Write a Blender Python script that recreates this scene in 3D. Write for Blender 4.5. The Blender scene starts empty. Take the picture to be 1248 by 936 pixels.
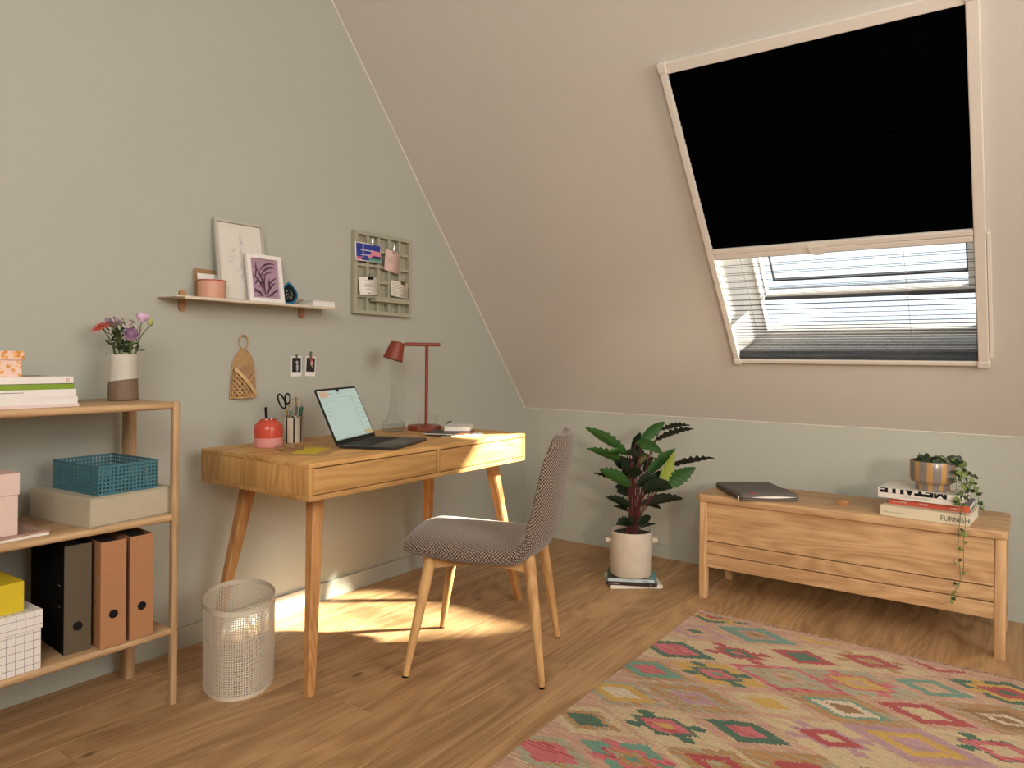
import bpy, bmesh, math, random
from math import sin, cos, pi, radians, sqrt, atan2
from mathutils import Vector, Matrix, noise

random.seed(11)
scene = bpy.context.scene
COL = scene.collection

# ------------------------------------------------------------------ camera
YAW, ROLL = radians(35.6015), radians(0.5451)
_f = Vector((cos(YAW), sin(YAW), 0)); _r0 = Vector((sin(YAW), -cos(YAW), 0)); _u0 = Vector((0, 0, 1))
_r = _r0 * cos(ROLL) + _u0 * sin(ROLL); _u = _u0 * cos(ROLL) - _r0 * sin(ROLL)
cd = bpy.data.cameras.new('camera'); cam = bpy.data.objects.new('camera', cd); COL.objects.link(cam)
M = Matrix((( _r.x, _u.x, -_f.x, -3.6885), (_r.y, _u.y, -_f.y, -2.5387), (_r.z, _u.z, -_f.z, 1.0858), (0, 0, 0, 1)))
cam.matrix_world = M
cd.sensor_width = 36; cd.sensor_fit = 'HORIZONTAL'; cd.lens = 25.384; cd.shift_y = -0.0267
cd.clip_start = 0.05; cd.clip_end = 300
scene.camera = cam

# ------------------------------------------------------------------ exposure, sky, sun, fill lights
vs = scene.view_settings
vs.view_transform = 'Standard'; vs.look = 'None'; vs.gamma = 1.0; vs.use_curve_mapping = False
vs.exposure = 0.0
w = bpy.data.worlds.new('sky'); scene.world = w; w.use_nodes = True
bg = w.node_tree.nodes['Background']; bg.inputs[0].default_value = (0.82, 0.91, 1.0, 1); bg.inputs[1].default_value = 1.9

def lamp(name, kind, energy, color, loc=(0, 0, 0), to=None, direction=None, size=None, size_y=None, angle=None, spread=None):
    l = bpy.data.lights.new(name, kind); l.energy = energy; l.color = color
    o = bpy.data.objects.new(name, l); COL.objects.link(o); o.location = loc
    d = Vector(direction) if direction else Vector(to) - Vector(loc)
    o.rotation_euler = d.to_track_quat('-Z', 'Y').to_euler()
    if kind == 'AREA':
        l.shape = 'RECTANGLE'; l.size = size; l.size_y = size_y or size
        if spread: l.spread = spread
    if angle is not None: l.angle = angle
    return o
lamp('sun', 'SUN', 60.0, (1.0, 0.92, 0.76), direction=(-0.61, 0.79, -0.66), angle=radians(2.8))
# added, unseen area fills behind and to the right of the camera
lamp('rear_fill_light', 'AREA', 78.0, (1.0, 0.945, 0.865), loc=(-5.0, -3.1, 2.45), to=(-1.5, -0.9, 0.8), size=1.6, size_y=1.4)
lamp('side_fill_light', 'AREA', 74.0, (1.0, 0.94, 0.85), loc=(-2.7, -4.9, 2.0), to=(-1.7, 0.0, 0.9), size=1.8, size_y=1.4)

# spotlight standing in the unseen rear corner, aimed at plant, bench and the low slope
sp = bpy.data.lights.new('rear_spotlight', 'SPOT'); sp.energy = 330.0; sp.color = (1.0, 0.86, 0.68); sp.spot_size = radians(18.6); sp.spot_blend = 0.10; sp.shadow_soft_size = 0.22
spo = bpy.data.objects.new('rear_spotlight', sp); COL.objects.link(spo); spo.location = (-5.25, -4.75, 1.7)
spo.rotation_euler = Vector((0.824, 0.532, -0.194)).to_track_quat('-Z', 'Y').to_euler()

# ------------------------------------------------------------------ materials
MATS = {}
def node(nt, t, **kw):
    n = nt.nodes.new(t)
    for k, v in kw.items(): setattr(n, k, v)
    return n
def mat(name, color=(0.8, 0.8, 0.8), rough=0.55, metal=0.0, spec=0.5, var=0.05, vscale=30, bump=0.0, bscale=200, emit=None, estr=0.0, coat=0.0, trans=0.0, sheen=0.0):
    if name in MATS: return MATS[name]
    m = bpy.data.materials.new(name); m.use_nodes = True; nt = m.node_tree; b = nt.nodes['Principled BSDF']
    c = (*color, 1)
    b.inputs['Base Color'].default_value = c; b.inputs['Roughness'].default_value = rough
    b.inputs['Metallic'].default_value = metal; b.inputs['Specular IOR Level'].default_value = spec
    b.inputs['Coat Weight'].default_value = coat; b.inputs['Transmission Weight'].default_value = trans
    b.inputs['Sheen Weight'].default_value = sheen
    tc = node(nt, 'ShaderNodeTexCoord')
    if var > 0:
        n = node(nt, 'ShaderNodeTexNoise'); n.inputs['Scale'].default_value = vscale; n.inputs['Detail'].default_value = 4
        nt.links.new(tc.outputs['Object'], n.inputs['Vector'])
        r = node(nt, 'ShaderNodeValToRGB')
        r.color_ramp.elements[0].position = 0.3; r.color_ramp.elements[1].position = 0.7
        r.color_ramp.elements[0].color = tuple(max(0, x * (1 - var)) for x in color) + (1,)
        r.color_ramp.elements[1].color = tuple(min(1, x * (1 + var)) for x in color) + (1,)
        nt.links.new(n.outputs['Fac'], r.inputs['Fac']); nt.links.new(r.outputs['Color'], b.inputs['Base Color'])
    if bump > 0:
        n2 = node(nt, 'ShaderNodeTexNoise'); n2.inputs['Scale'].default_value = bscale; n2.inputs['Detail'].default_value = 2
        nt.links.new(tc.outputs['Object'], n2.inputs['Vector'])
        bp = node(nt, 'ShaderNodeBump'); bp.inputs['Strength'].default_value = bump; bp.inputs['Distance'].default_value = 0.002
        nt.links.new(n2.outputs['Fac'], bp.inputs['Height']); nt.links.new(bp.outputs['Normal'], b.inputs['Normal'])
    if emit:
        b.inputs['Emission Color'].default_value = (*emit, 1); b.inputs['Emission Strength'].default_value = estr
    MATS[name] = m; return m

def wood(name, dark, light, axis=0, rough=0.5, scale=1.0, knots=0.0, vary=0.12, contrast=1.45):
    """Oak: long stretched noise along the grain axis with faint cathedral rings."""
    if name in MATS: return MATS[name]
    m = bpy.data.materials.new(name); m.use_nodes = True; nt = m.node_tree; b = nt.nodes['Principled BSDF']
    L = nt.links.new
    tc = node(nt, 'ShaderNodeTexCoord'); oi = node(nt, 'ShaderNodeObjectInfo')
    mu = node(nt, 'ShaderNodeVectorMath', operation='SCALE'); mu.inputs[0].default_value = (17.3, 9.1, 13.7); L(oi.outputs['Random'], mu.inputs['Scale'])
    ad = node(nt, 'ShaderNodeVectorMath', operation='ADD'); L(tc.outputs['Object'], ad.inputs[0]); L(mu.outputs[0], ad.inputs[1])
    s = [14 * scale] * 3; s[axis] = 1.1 * scale
    mp = node(nt, 'ShaderNodeMapping'); mp.inputs['Scale'].default_value = s; L(ad.outputs[0], mp.inputs['Vector'])
    n1 = node(nt, 'ShaderNodeTexNoise'); n1.inputs['Scale'].default_value = 1.0; n1.inputs['Detail'].default_value = 5; n1.inputs['Distortion'].default_value = 0.6
    L(mp.outputs[0], n1.inputs['Vector'])
    # cathedral figure: contour lines of a slow stretched noise
    s2 = [5.0 * scale] * 3; s2[axis] = 0.9 * scale
    mp2 = node(nt, 'ShaderNodeMapping'); mp2.inputs['Scale'].default_value = s2; L(ad.outputs[0], mp2.inputs['Vector'])
    n2 = node(nt, 'ShaderNodeTexNoise'); n2.inputs['Scale'].default_value = 1.0; n2.inputs['Detail'].default_value = 1.5; L(mp2.outputs[0], n2.inputs['Vector'])
    k = node(nt, 'ShaderNodeMath', operation='MULTIPLY'); k.inputs[1].default_value = 16.0; L(n2.outputs['Fac'], k.inputs[0])
    fr = node(nt, 'ShaderNodeMath', operation='PINGPONG'); fr.inputs[1].default_value = 0.5; L(k.outputs[0], fr.inputs[0])
    # fine pores
    s3 = [170 * scale] * 3; s3[axis] = 5 * scale
    mp3 = node(nt, 'ShaderNodeMapping'); mp3.inputs['Scale'].default_value = s3; L(ad.outputs[0], mp3.inputs['Vector'])
    n3 = node(nt, 'ShaderNodeTexNoise'); n3.inputs['Scale'].default_value = 1.0; n3.inputs['Detail'].default_value = 2; L(mp3.outputs[0], n3.inputs['Vector'])
    a1 = node(nt, 'ShaderNodeMath', operation='MULTIPLY'); a1.inputs[1].default_value = 0.75; L(n1.outputs['Fac'], a1.inputs[0])
    a2 = node(nt, 'ShaderNodeMath', operation='MULTIPLY_ADD'); a2.inputs[1].default_value = 0.34; L(fr.outputs[0], a2.inputs[0]); L(a1.outputs[0], a2.inputs[2])
    a3 = node(nt, 'ShaderNodeMath', operation='MULTIPLY_ADD'); a3.inputs[1].default_value = 0.42; L(n3.outputs['Fac'], a3.inputs[0]); L(a2.outputs[0], a3.inputs[2])
    r = node(nt, 'ShaderNodeValToRGB'); e = r.color_ramp.elements
    e[0].position = 0.66 - 0.22 / contrast; e[1].position = 0.66 + 0.2 / contrast
    e[0].color = (*dark, 1); e[1].color = (*light, 1)
    L(a3.outputs[0], r.inputs['Fac'])
    out = r.outputs['Color']
    if knots > 0:
        s4 = [4.2] * 3; s4[axis] = 2.1
        mp4 = node(nt, 'ShaderNodeMapping'); mp4.inputs['Scale'].default_value = s4; L(ad.outputs[0], mp4.inputs['Vector'])
        v = node(nt, 'ShaderNodeTexVoronoi'); v.inputs['Scale'].default_value = 1.0; L(mp4.outputs[0], v.inputs['Vector'])
        rr = node(nt, 'ShaderNodeValToRGB'); rr.color_ramp.elements[0].position = 0.018; rr.color_ramp.elements[1].position = 0.065
        rr.color_ramp.elements[0].color = (knots, knots, knots, 1); rr.color_ramp.elements[1].color = (0, 0, 0, 1)
        L(v.outputs['Distance'], rr.inputs['Fac'])
        mx = node(nt, 'ShaderNodeMix', data_type='RGBA'); L(rr.outputs['Color'], mx.inputs[0]); L(out, mx.inputs[6]); mx.inputs[7].default_value = (0.05, 0.028, 0.014, 1)
        out = mx.outputs[2]
    hv = node(nt, 'ShaderNodeHueSaturation')
    mr = node(nt, 'ShaderNodeMapRange'); mr.inputs[3].default_value = 1 - vary; mr.inputs[4].default_value = 1 + vary
    L(oi.outputs['Random'], mr.inputs[0]); L(mr.outputs[0], hv.inputs['Value']); L(out, hv.inputs['Color'])
    L(hv.outputs[0], b.inputs['Base Color'])
    b.inputs['Roughness'].default_value = rough; b.inputs['Specular IOR Level'].default_value = 0.35
    bp = node(nt, 'ShaderNodeBump'); bp.inputs['Strength'].default_value = 0.12; bp.inputs['Distance'].default_value = 0.001
    L(n3.outputs['Fac'], bp.inputs['Height']); L(bp.outputs[0], b.inputs['Normal'])
    MATS[name] = m; return m

def glass(name, tint=(0.97, 0.985, 0.98), refl=0.10, rough=0.0):
    """thin clear glass: mostly transparent with a fresnel reflection"""
    if name in MATS: return MATS[name]
    m = bpy.data.materials.new(name); m.use_nodes = True; nt = m.node_tree; nt.nodes.clear()
    o = node(nt, 'ShaderNodeOutputMaterial'); mx = node(nt, 'ShaderNodeMixShader'); t = node(nt, 'ShaderNodeBsdfTransparent'); g = node(nt, 'ShaderNodeBsdfGlossy')
    t.inputs[0].default_value = (*tint, 1); g.inputs['Roughness'].default_value = rough
    lw = node(nt, 'ShaderNodeLayerWeight'); lw.inputs['Blend'].default_value = 0.35
    k = node(nt, 'ShaderNodeMath', operation='MULTIPLY_ADD'); k.inputs[1].default_value = 0.75; k.inputs[2].default_value = refl * 0.4
    L = nt.links.new; L(lw.outputs['Facing'], k.inputs[0])
    p = node(nt, 'ShaderNodeMath', operation='POWER'); p.inputs[1].default_value = 2.7; L(k.outputs[0], p.inputs[0])
    L(p.outputs[0], mx.inputs[0]); L(t.outputs[0], mx.inputs[1]); L(g.outputs[0], mx.inputs[2]); L(mx.outputs[0], o.inputs[0])
    MATS[name] = m; return m

# ------------------------------------------------------------------ mesh builder
class MB:
    def __init__(s, origin=(0, 0, 0)): s.v = []; s.f = []; s.mi = []; s.o = Vector(origin); s.T = Matrix.Identity(4); s.uv = None; s.cuv = []
    def add(s, vs, fs, mi=0):
        b = len(s.v); s.v += [s.T @ Vector(p) for p in vs]
        for q in fs: s.f.append([b + i for i in q]); s.mi.append(mi)
        return s
    def quad(s, a, b, c, d, mi=0): return s.add([a, b, c, d], [(0, 1, 2, 3)], mi)
    def box(s, x0, x1, y0, y1, z0, z1, mi=0):
        v = [(x, y, z) for z in (z0, z1) for y in (y0, y1) for x in (x0, x1)]
        return s.add(v, [(0, 2, 3, 1), (4, 5, 7, 6), (0, 1, 5, 4), (2, 6, 7, 3), (0, 4, 6, 2), (1, 3, 7, 5)], mi)
    def rbox(s, x0, x1, y0, y1, z0, z1, r=0.003, seg=2, mi=0):
        bm = bmesh.new(); bmesh.ops.create_cube(bm, size=1.0)
        for v in bm.verts: v.co = Vector(((x0 + x1) / 2 + v.co.x * (x1 - x0), (y0 + y1) / 2 + v.co.y * (y1 - y0), (z0 + z1) / 2 + v.co.z * (z1 - z0)))
        r = min(r, 0.49 * min(x1 - x0, y1 - y0, z1 - z0))
        bmesh.ops.bevel(bm, geom=list(bm.edges), offset=r, segments=seg, affect='EDGES', profile=0.5)
        bm.verts.index_update(); s.add([v.co.copy() for v in bm.verts], [[v.index for v in f.verts] for f in bm.faces], mi); bm.free(); return s
    def vbox(s, x0, x1, y0, y1, z0, z1, r=0.02, seg=5, mi=0, top=0.0):
        """box with its four vertical edges rounded by r"""
        pts = []
        for cx, cy, a in ((x1 - r, y1 - r, 0), (x0 + r, y1 - r, 90), (x0 + r, y0 + r, 180), (x1 - r, y0 + r, 270)):
            for k in range(seg + 1):
                t = radians(a + 90 * k / seg); pts.append((cx + r * cos(t), cy + r * sin(t)))
        if top <= 0: return s.prism(pts, z0, z1, mi)
        c = Vector(((x0 + x1) / 2, (y0 + y1) / 2)); 
        def ins(d): return [(p[0] + (d if p[0] < c.x else -d), p[1] + (d if p[1] < c.y else -d)) for p in pts]
        rings = [[(p[0], p[1], z) for p in ins(d)] for d, z in ((top, z0), (top * .3, z0 + top * .3), (0, z0 + top), (0, z1 - top), (top * .3, z1 - top * .3), (top, z1))]
        return s.loft(rings, True, mi)
    def prism(s, poly, z0, z1, mi=0):
        n = len(poly); v = [(p[0], p[1], z0) for p in poly] + [(p[0], p[1], z1) for p in poly]
        return s.add(v, [tuple(range(n - 1, -1, -1)), tuple(range(n, 2 * n))] + [(i, (i + 1) % n, n + (i + 1) % n, n + i) for i in range(n)], mi)
    def loft(s, rings, caps=True, mi=0, closed=True):
        n = len(rings[0]); v = [p for r in rings for p in r]; f = []
        for k in range(len(rings) - 1):
            for i in range(n if closed else n - 1):
                j = (i + 1) % n; f.append((k * n + i, k * n + j, (k + 1) * n + j, (k + 1) * n + i))
        if caps: f.append(tuple(range(n - 1, -1, -1))); m = (len(rings) - 1) * n; f.append(tuple(range(m, m + n)))
        return s.add(v, f, mi)
    def lathe(s, prof, n=32, c=(0, 0), mi=0, caps=True, sx=1.0, sy=1.0):
        return s.loft([[(c[0] + r * sx * cos(2 * pi * i / n), c[1] + r * sy * sin(2 * pi * i / n), z) for i in range(n)] for r, z in prof], caps, mi)
    def tube(s, pts, rad, n=8, mi=0, caps=True, flat=1.0):
        pts = [Vector(p) for p in pts]; R = rad if isinstance(rad, (list, tuple)) else [rad] * len(pts)
        rings = []; up = None
        for i, p in enumerate(pts):
            t = (pts[min(i + 1, len(pts) - 1)] - pts[max(i - 1, 0)]).normalized()
            if up is None: up = Vector((0, 0, 1)) if abs(t.z) < 0.9 else Vector((1, 0, 0))
            a = t.cross(up).normalized(); b = a.cross(t).normalized(); up = b
            rings.append([p + a * (R[i] * cos(2 * pi * k / n)) + b * (R[i] * flat * sin(2 * pi * k / n)) for k in range(n)])
        return s.loft(rings, caps, mi)
    def build(s, name, mats, parent=None, smooth=40, mods=None, fixn=True):
        me = bpy.data.meshes.new(name); o3 = s.o
        me.from_pydata([tuple(p - o3) for p in s.v], [], s.f)
        if not isinstance(mats, (list, tuple)): mats = [mats]
        for m in mats: me.materials.append(m)
        me.polygons.foreach_set('material_index', s.mi)
        if fixn:
            bm = bmesh.new(); bm.from_mesh(me); bmesh.ops.recalc_face_normals(bm, faces=bm.faces); bm.to_mesh(me); bm.free()
        if smooth:
            me.shade_smooth()
            me.set_sharp_from_angle(angle=radians(smooth))
        o = bpy.data.objects.new(name, me); COL.objects.link(o)
        if parent is not None: o.parent = parent
        return o

def tag(o, label=None, cat=None, group=None, kind=None):
    if label: o['label'] = label
    if cat: o['category'] = cat
    if group: o['group'] = group
    if kind: o['kind'] = kind
    return o
def thing(name, label, cat, loc=(0, 0, 0), rz=0.0, group=None):
    o = bpy.data.objects.new(name, None); COL.objects.link(o); o.location = loc; o.rotation_euler = (0, 0, rz); o.empty_display_size = 0.05
    return tag(o, label, cat, group)
def struct(o): o['kind'] = 'structure'; return o
def at(o, loc, rz=0.0): o.location = loc; o.rotation_euler = (0, 0, rz); return o
def crom(P, n):
    """Catmull-Rom through P, n samples per span"""
    P = [Vector(p) for p in P]; Q = [P[0] * 2 - P[1]] + P + [P[-1] * 2 - P[-2]]; out = []
    for i in range(1, len(Q) - 2):
        for k in range(n):
            t = k / n; a, b, c, d = Q[i - 1:i + 3]
            out.append(0.5 * ((2 * b) + (c - a) * t + (2 * a - 5 * b + 4 * c - d) * t * t + (3 * b - a - 3 * c + d) * t ** 3))
    out.append(P[-1]); return out
def text(parent, name, body, size, m, mtx, extr=0.0002, sx=1.0, align='LEFT', clip_z=None, bold=0.0):
    c = bpy.data.curves.new(name, 'FONT'); c.body = body; c.size = size; c.offset = bold; c.extrude = extr; c.align_x = align; c.resolution_u = 3
    t = bpy.data.objects.new(name, c); COL.objects.link(t); bpy.context.view_layer.update()
    me = bpy.data.meshes.new_from_object(t.evaluated_get(bpy.context.evaluated_depsgraph_get()))
    bpy.data.objects.remove(t); bpy.data.curves.remove(c)
    me.materials.clear(); me.materials.append(m)
    me.transform(Matrix.Diagonal((sx, 1, 1, 1)))
    if clip_z is not None:
        bm = bmesh.new(); bm.from_mesh(me)
        bmesh.ops.bisect_plane(bm, geom=bm.verts[:] + bm.edges[:] + bm.faces[:], plane_co=(0, clip_z, 0), plane_no=(0, -1, 0), clear_outer=True)
        bm.to_mesh(me); bm.free()
    me.transform(mtx)
    o = bpy.data.objects.new(name, me); COL.objects.link(o); o.parent = parent; return o
def frame3(origin, xd, yd):
    x = Vector(xd).normalized(); y = Vector(yd).normalized(); z = x.cross(y)
    return Matrix(((x.x, y.x, z.x, origin[0]), (x.y, y.y, z.y, origin[1]), (x.z, y.z, z.z, origin[2]), (0, 0, 0, 1)))

# colours
sage = mat('sage_paint', (0.435, 0.442, 0.388), 0.85, var=0.015, vscale=3, bump=0.05, bscale=400)
sage_trim = mat('sage_trim_paint', (0.435, 0.445, 0.392), 0.6, var=0.01, vscale=3)
cream = mat('cream_paint', (0.605, 0.572, 0.528), 0.9, var=0.012, vscale=3, bump=0.05, bscale=400)
white_frame = mat('white_lacquer', (0.74, 0.69, 0.63), 0.4, var=0.01)
white_paint = mat('white_paint', (0.86, 0.85, 0.83), 0.6, var=0.01)
black = mat('matt_black', (0.006, 0.006, 0.006), 0.7, var=0.0, spec=0.2)
OAKD, OAKL = (0.36, 0.19, 0.072), (0.56, 0.335, 0.145)
oak_x = wood('oak_x', OAKD, OAKL, 0); oak_y = wood('oak_y', OAKD, OAKL, 1); oak_z = wood('oak_z', OAKD, OAKL, 2)
boak_y = wood('bench_oak_y', (0.40, 0.225, 0.105), (0.60, 0.385, 0.20), 1); boak_z = wood('bench_oak_z', (0.40, 0.225, 0.105), (0.60, 0.385, 0.20), 2)
soak_x = wood('shelf_oak_x', (0.36, 0.222, 0.11), (0.53, 0.35, 0.192), 0); soak_z = wood('shelf_oak_z', (0.36, 0.222, 0.11), (0.53, 0.35, 0.192), 2)
doak_x = wood('desk_oak_x', (0.40, 0.205, 0.066), (0.60, 0.345, 0.125), 0); doak_z = wood('desk_oak_z', (0.40, 0.205, 0.066), (0.60, 0.345, 0.125), 2)
paper = mat('white_paper', (0.80, 0.76, 0.71), 0.8, var=0.01)
pages = mat('page_edges', (0.72, 0.67, 0.60), 0.9, var=0.08, vscale=250)
ink = mat('black_ink', (0.006, 0.006, 0.006), 0.6, var=0, spec=0.2)
steel = mat('steel', (0.6, 0.58, 0.55), 0.25, metal=1.0, var=0)

# ------------------------------------------------------------------ the room
HK = 0.77; TH = radians(50.75)
X0, Y1 = -6.0, -5.2          # unseen far walls
ZT = 2.95                    # flat ceiling above the slope
XR = -(ZT - HK) / math.tan(TH)
E_ = Vector((-cos(TH), 0, sin(TH))); N_ = Vector((sin(TH), 0, cos(TH)))   # up the slope, outwards
def S(y, s, off=0.0): return Vector((0, y, HK)) + E_ * s + N_ * off

m = MB(); m.box(X0, 0.02, Y1, 0.02, -0.12, -0.014)
floor = struct(m.build('floor', mat('subfloor', (0.05, 0.035, 0.02), 0.9), smooth=0))
plank_m = wood('floor_oak', (0.305, 0.168, 0.074), (0.50, 0.305, 0.150), 0, rough=0.46, scale=0.8, knots=0.85, vary=0.06)
PW, PL = 0.186, 2.05; cache = {}
row = 0; y = 0.0
rnd = random.Random(5)
while y > Y1:
    x = X0 - rnd.uniform(0.0, PL)
    off = [0.35, 1.3, 0.75, 1.75, 0.1, 1.05, 1.5][row % 7]
    edges = [0.0]; q = -off
    while q > X0: edges.append(q); q -= PL
    edges.append(X0)
    for a, b in zip(edges[1:], edges[:-1]):
        L = round(b - a, 3)
        if L < 0.05: continue
        if L not in cache:
            pm = MB(); h = 0.00025; e = 0.0009
            pm.loft([[(h, -PW + h, -0.014), (L - h, -PW + h, -0.014), (L - h, -h, -0.014), (h, -h, -0.014)],
                     [(h, -PW + h, -e), (L - h, -PW + h, -e), (L - h, -h, -e), (h, -h, -e)],
                     [(h + e, -PW + h + e, 0), (L - h - e, -PW + h + e, 0), (L - h - e, -h - e, 0), (h + e, -h - e, 0)]])
            o = pm.build('plank', plank_m, floor, smooth=0); cache[L] = o.data
        else:
            o = bpy.data.objects.new('plank', cache[L]); COL.objects.link(o); o.parent = floor
        o.location = (a, y, 0)
    y -= PW; row += 1

m = MB()  # gable wall, cut by the roof slope
m.add([(X0, 0, 0), (0, 0, 0), (0, 0, HK), (XR, 0, ZT), (X0, 0, ZT)] + [(X0, .1, 0), (0, .1, 0), (0, .1, HK), (XR, .1, ZT), (X0, .1, ZT)],
      [(0, 1, 2, 3, 4), (9, 8, 7, 6, 5), (0, 5, 6, 1), (1, 6, 7, 2), (2, 7, 8, 3), (3, 8, 9, 4), (4, 9, 5, 0)])
struct(m.build('wall_left', sage, smooth=0))
m = MB(); m.box(0, 0.1, Y1, 0, 0, HK); struct(m.build('wall_right', sage, smooth=0))
m = MB(); m.box(X0 - 0.1, X0, Y1, 0, 0, ZT); struct(m.build('wall_back', cream, smooth=0))
m = MB()
m.add([(X0, Y1, 0), (0, Y1, 0), (0, Y1, HK), (XR, Y1, ZT), (X0, Y1, ZT)] + [(X0, Y1 - .1, 0), (0, Y1 - .1, 0), (0, Y1 - .1, HK), (XR, Y1 - .1, ZT), (X0, Y1 - .1, ZT)],
      [(0, 1, 2, 3, 4), (9, 8, 7, 6, 5), (0, 5, 6, 1), (1, 6, 7, 2), (2, 7, 8, 3), (3, 8, 9, 4), (4, 9, 5, 0)])
struct(m.build('wall_front', cream, smooth=0))
# slope with skylight opening, and the flat ceiling beyond it
WY0, WY1, WS0, WS1 = -1.425, -2.372, 0.425, 1.815      # clear opening on the room side
OFF = 0.17                                             # depth of the reveal
OY0, OY1, OS0, OS1 = -1.532, -2.385, 0.455, 1.80       # opening on the window side
SL = (ZT - HK) / sin(TH)
m = MB()
ys = [0.1, WY0, WY1, Y1 - .1]; ss = [-0.06, WS0, WS1, SL + 0.05]
for i in range(3):
    for j in range(3):
        if i == 1 and j == 1: continue
        m.quad(S(ys[i], ss[j]), S(ys[i], ss[j + 1]), S(ys[i + 1], ss[j + 1]), S(ys[i + 1], ss[j]))
oy = [0.1, OY0, OY1, Y1 - .1]; os_ = [-0.3, OS0, OS1, SL + 0.1]
for i in range(3):
    for j in range(3):
        if i == 1 and j == 1: continue
        m.quad(S(oy[i], os_[j], OFF), S(oy[i], os_[j + 1], OFF), S(oy[i + 1], os_[j + 1], OFF), S(oy[i + 1], os_[j], OFF))
m.box(X0, XR + 0.02, Y1, 0.1, ZT, ZT + 0.1)
struct(m.build('ceiling', cream, smooth=0))
m = MB()  # white reveal lining
A = [(WY0, WS0), (WY1, WS0), (WY1, WS1), (WY0, WS1)]; B = [(OY0, OS0), (OY1, OS0), (OY1, OS1), (OY0, OS1)]
for k in range(4):
    j = (k + 1) % 4
    m.quad(S(*A[k]), S(*A[j]), S(*B[j], OFF), S(*B[k], OFF))
win = struct(m.build('window_1', white_paint, smooth=0))
def srect(m, y0, y1, s0, s1, o0, o1, mi=0):
    c = [S(y, s, o) for o in (o0, o1) for s in (s0, s1) for y in (y0, y1)]
    m.add(c, [(0, 2, 3, 1), (4, 5, 7, 6), (0, 1, 5, 4), (2, 6, 7, 3), (0, 4, 6, 2), (1, 3, 7, 5)], mi)
def sframe(name, y0, y1, s0, s1, wl, wr, wb, wt, o0, o1, mt, parent):
    m = MB()
    srect(m, y0, y1, s0, s0 + wb, o0, o1); srect(m, y0, y1, s1 - wt, s1, o0, o1)
    srect(m, y0, y0 - wl, s0 + wb, s1 - wt, o0, o1); srect(m, y1 + wr, y1, s0 + wb, s1 - wt, o0, o1)
    return m.build(name, mt, parent, smooth=0)
gasket = mat('dark_gasket', (0.05, 0.05, 0.06), 0.5, var=0)
sframe('outer_frame', OY0 + .01, OY1 - .01, OS0 - .02, OS1 + .02, .006, .022, .035, .05, OFF - .03, OFF + .012, white_paint, win)
sash = sframe('sash', OY0 - .014, OY1 + .012, 0.655, OS1 - .03, .010, .03, .014, .06, OFF - .02, OFF + .014, white_paint, win)
sframe('sash_gasket', OY0 - .060, OY1 + .040, 0.728, OS1 - .088, .008, .008, .009, .01, OFF - .006, OFF + .008, gasket, win)
m = MB(); srect(m, OY0 - .012, OY1 + .012, 0.640, 0.656, OFF - .026, OFF + .05); m.build('transom', gasket, win, smooth=0)
m = MB(); srect(m, OY0 - .020, OY1 + .042, 0.667, OS1 - .09, OFF + .010, OFF + .014); m.build('glass_pane', glass('window_glass', refl=0.06), win, smooth=0)
m = MB(); srect(m, OY0 - .012, OY1 + .012, OS0 + .015, 0.642, OFF + .010, OFF + .014); m.build('glass_pane', glass('window_glass'), win, smooth=0)

# baseboards and the pale bead along the roof line
m = MB(); m.box(X0, -0.012, -0.012, 0, 0, 0.076); struct(m.build('baseboard_left', sage_trim, smooth=0))
m = MB(); m.box(-0.012, 0, Y1, 0, 0, 0.066); struct(m.build('baseboard_right', sage_trim, smooth=0))
bead = mat('caulk_bead', (0.74, 0.68, 0.60), 0.7, var=0)
m = MB(); m.tube([(0 - .001, -0.002, HK), (XR, -0.002, ZT)], 0.0035, 6); struct(m.build('trim_1', bead))
m = MB(); m.tube([(-0.001, 0, HK), (-0.001, Y1, HK)], 0.0022, 6); struct(m.build('trim_2', bead))

# ------------------------------------------------------------------ pleated blind on the skylight
BY0, BY1, BS0, BS1 = -1.402, -2.412, 0.402, 1.842
bl = thing('skylight_blind', 'white framed skylight blind with black fabric above and sheer pleats below', 'blind', S(-1.9, BS0))
bo = bl.location.copy()
def brect(name, y0, y1, s0, s1, o0, o1, mt, rad=0.0):
    m = MB(bo); srect(m, y0, y1, s0, s1, o0, o1)
    o = m.build(name, mt, bl, smooth=0)
    if rad:
        b = o.modifiers.new('bevel', 'BEVEL'); b.width = rad; b.segments = 2
    return o
brect('side_rail', BY0, BY0 - .026, BS0 + .02, BS1 - .025, -.030, -.001, white_frame, .003)
brect('side_rail', BY1 + .036, BY1, BS0 + .02, BS1 - .025, -.030, -.001, white_frame, .003)
brect('bottom_rail', BY0 - .026, BY1 + .036, BS0, BS0 + .022, -.026, -.001, white_frame, .003)
brect('head_rail', BY0 - .026, BY1 + .036, BS1 - .042, BS1, -.026, -.001, white_frame, .003)
for yy in (BY0, BY1 + .036):
    brect('corner_cap', yy + .003, yy - .039 if yy < -2 else yy - .029, BS0 - .004, BS0 + .024, -.033, -.001, white_frame, .003)
    brect('corner_cap', yy + .003, yy - .039 if yy < -2 else yy - .029, BS1 - .032, BS1 + .003, -.033, -.001, white_frame, .003)
brect('cable_channel', BY1 - .0015, BY1 - .014, BS0 + .03, BS0 + .60, -.012, -.001, white_frame, .002)
brect('middle_rail', BY0 - .027, BY1 + .037, 1.005, 1.028, -.030, -.004, white_frame, .003)
brect('middle_rail', BY0 - .027, BY1 + .037, 0.978, 1.003, -.028, -.004, white_frame, .003)
m = MB(bo)   # grip tab in the middle of the rail
c = []
for k in range(13):
    a = pi * k / 12; c.append((-1.853 + 0.034 * cos(a), 0.998 - 0.026 * sin(a)))
c = [(-1.819, 1.012)] + c + [(-1.887, 1.012)]
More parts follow.
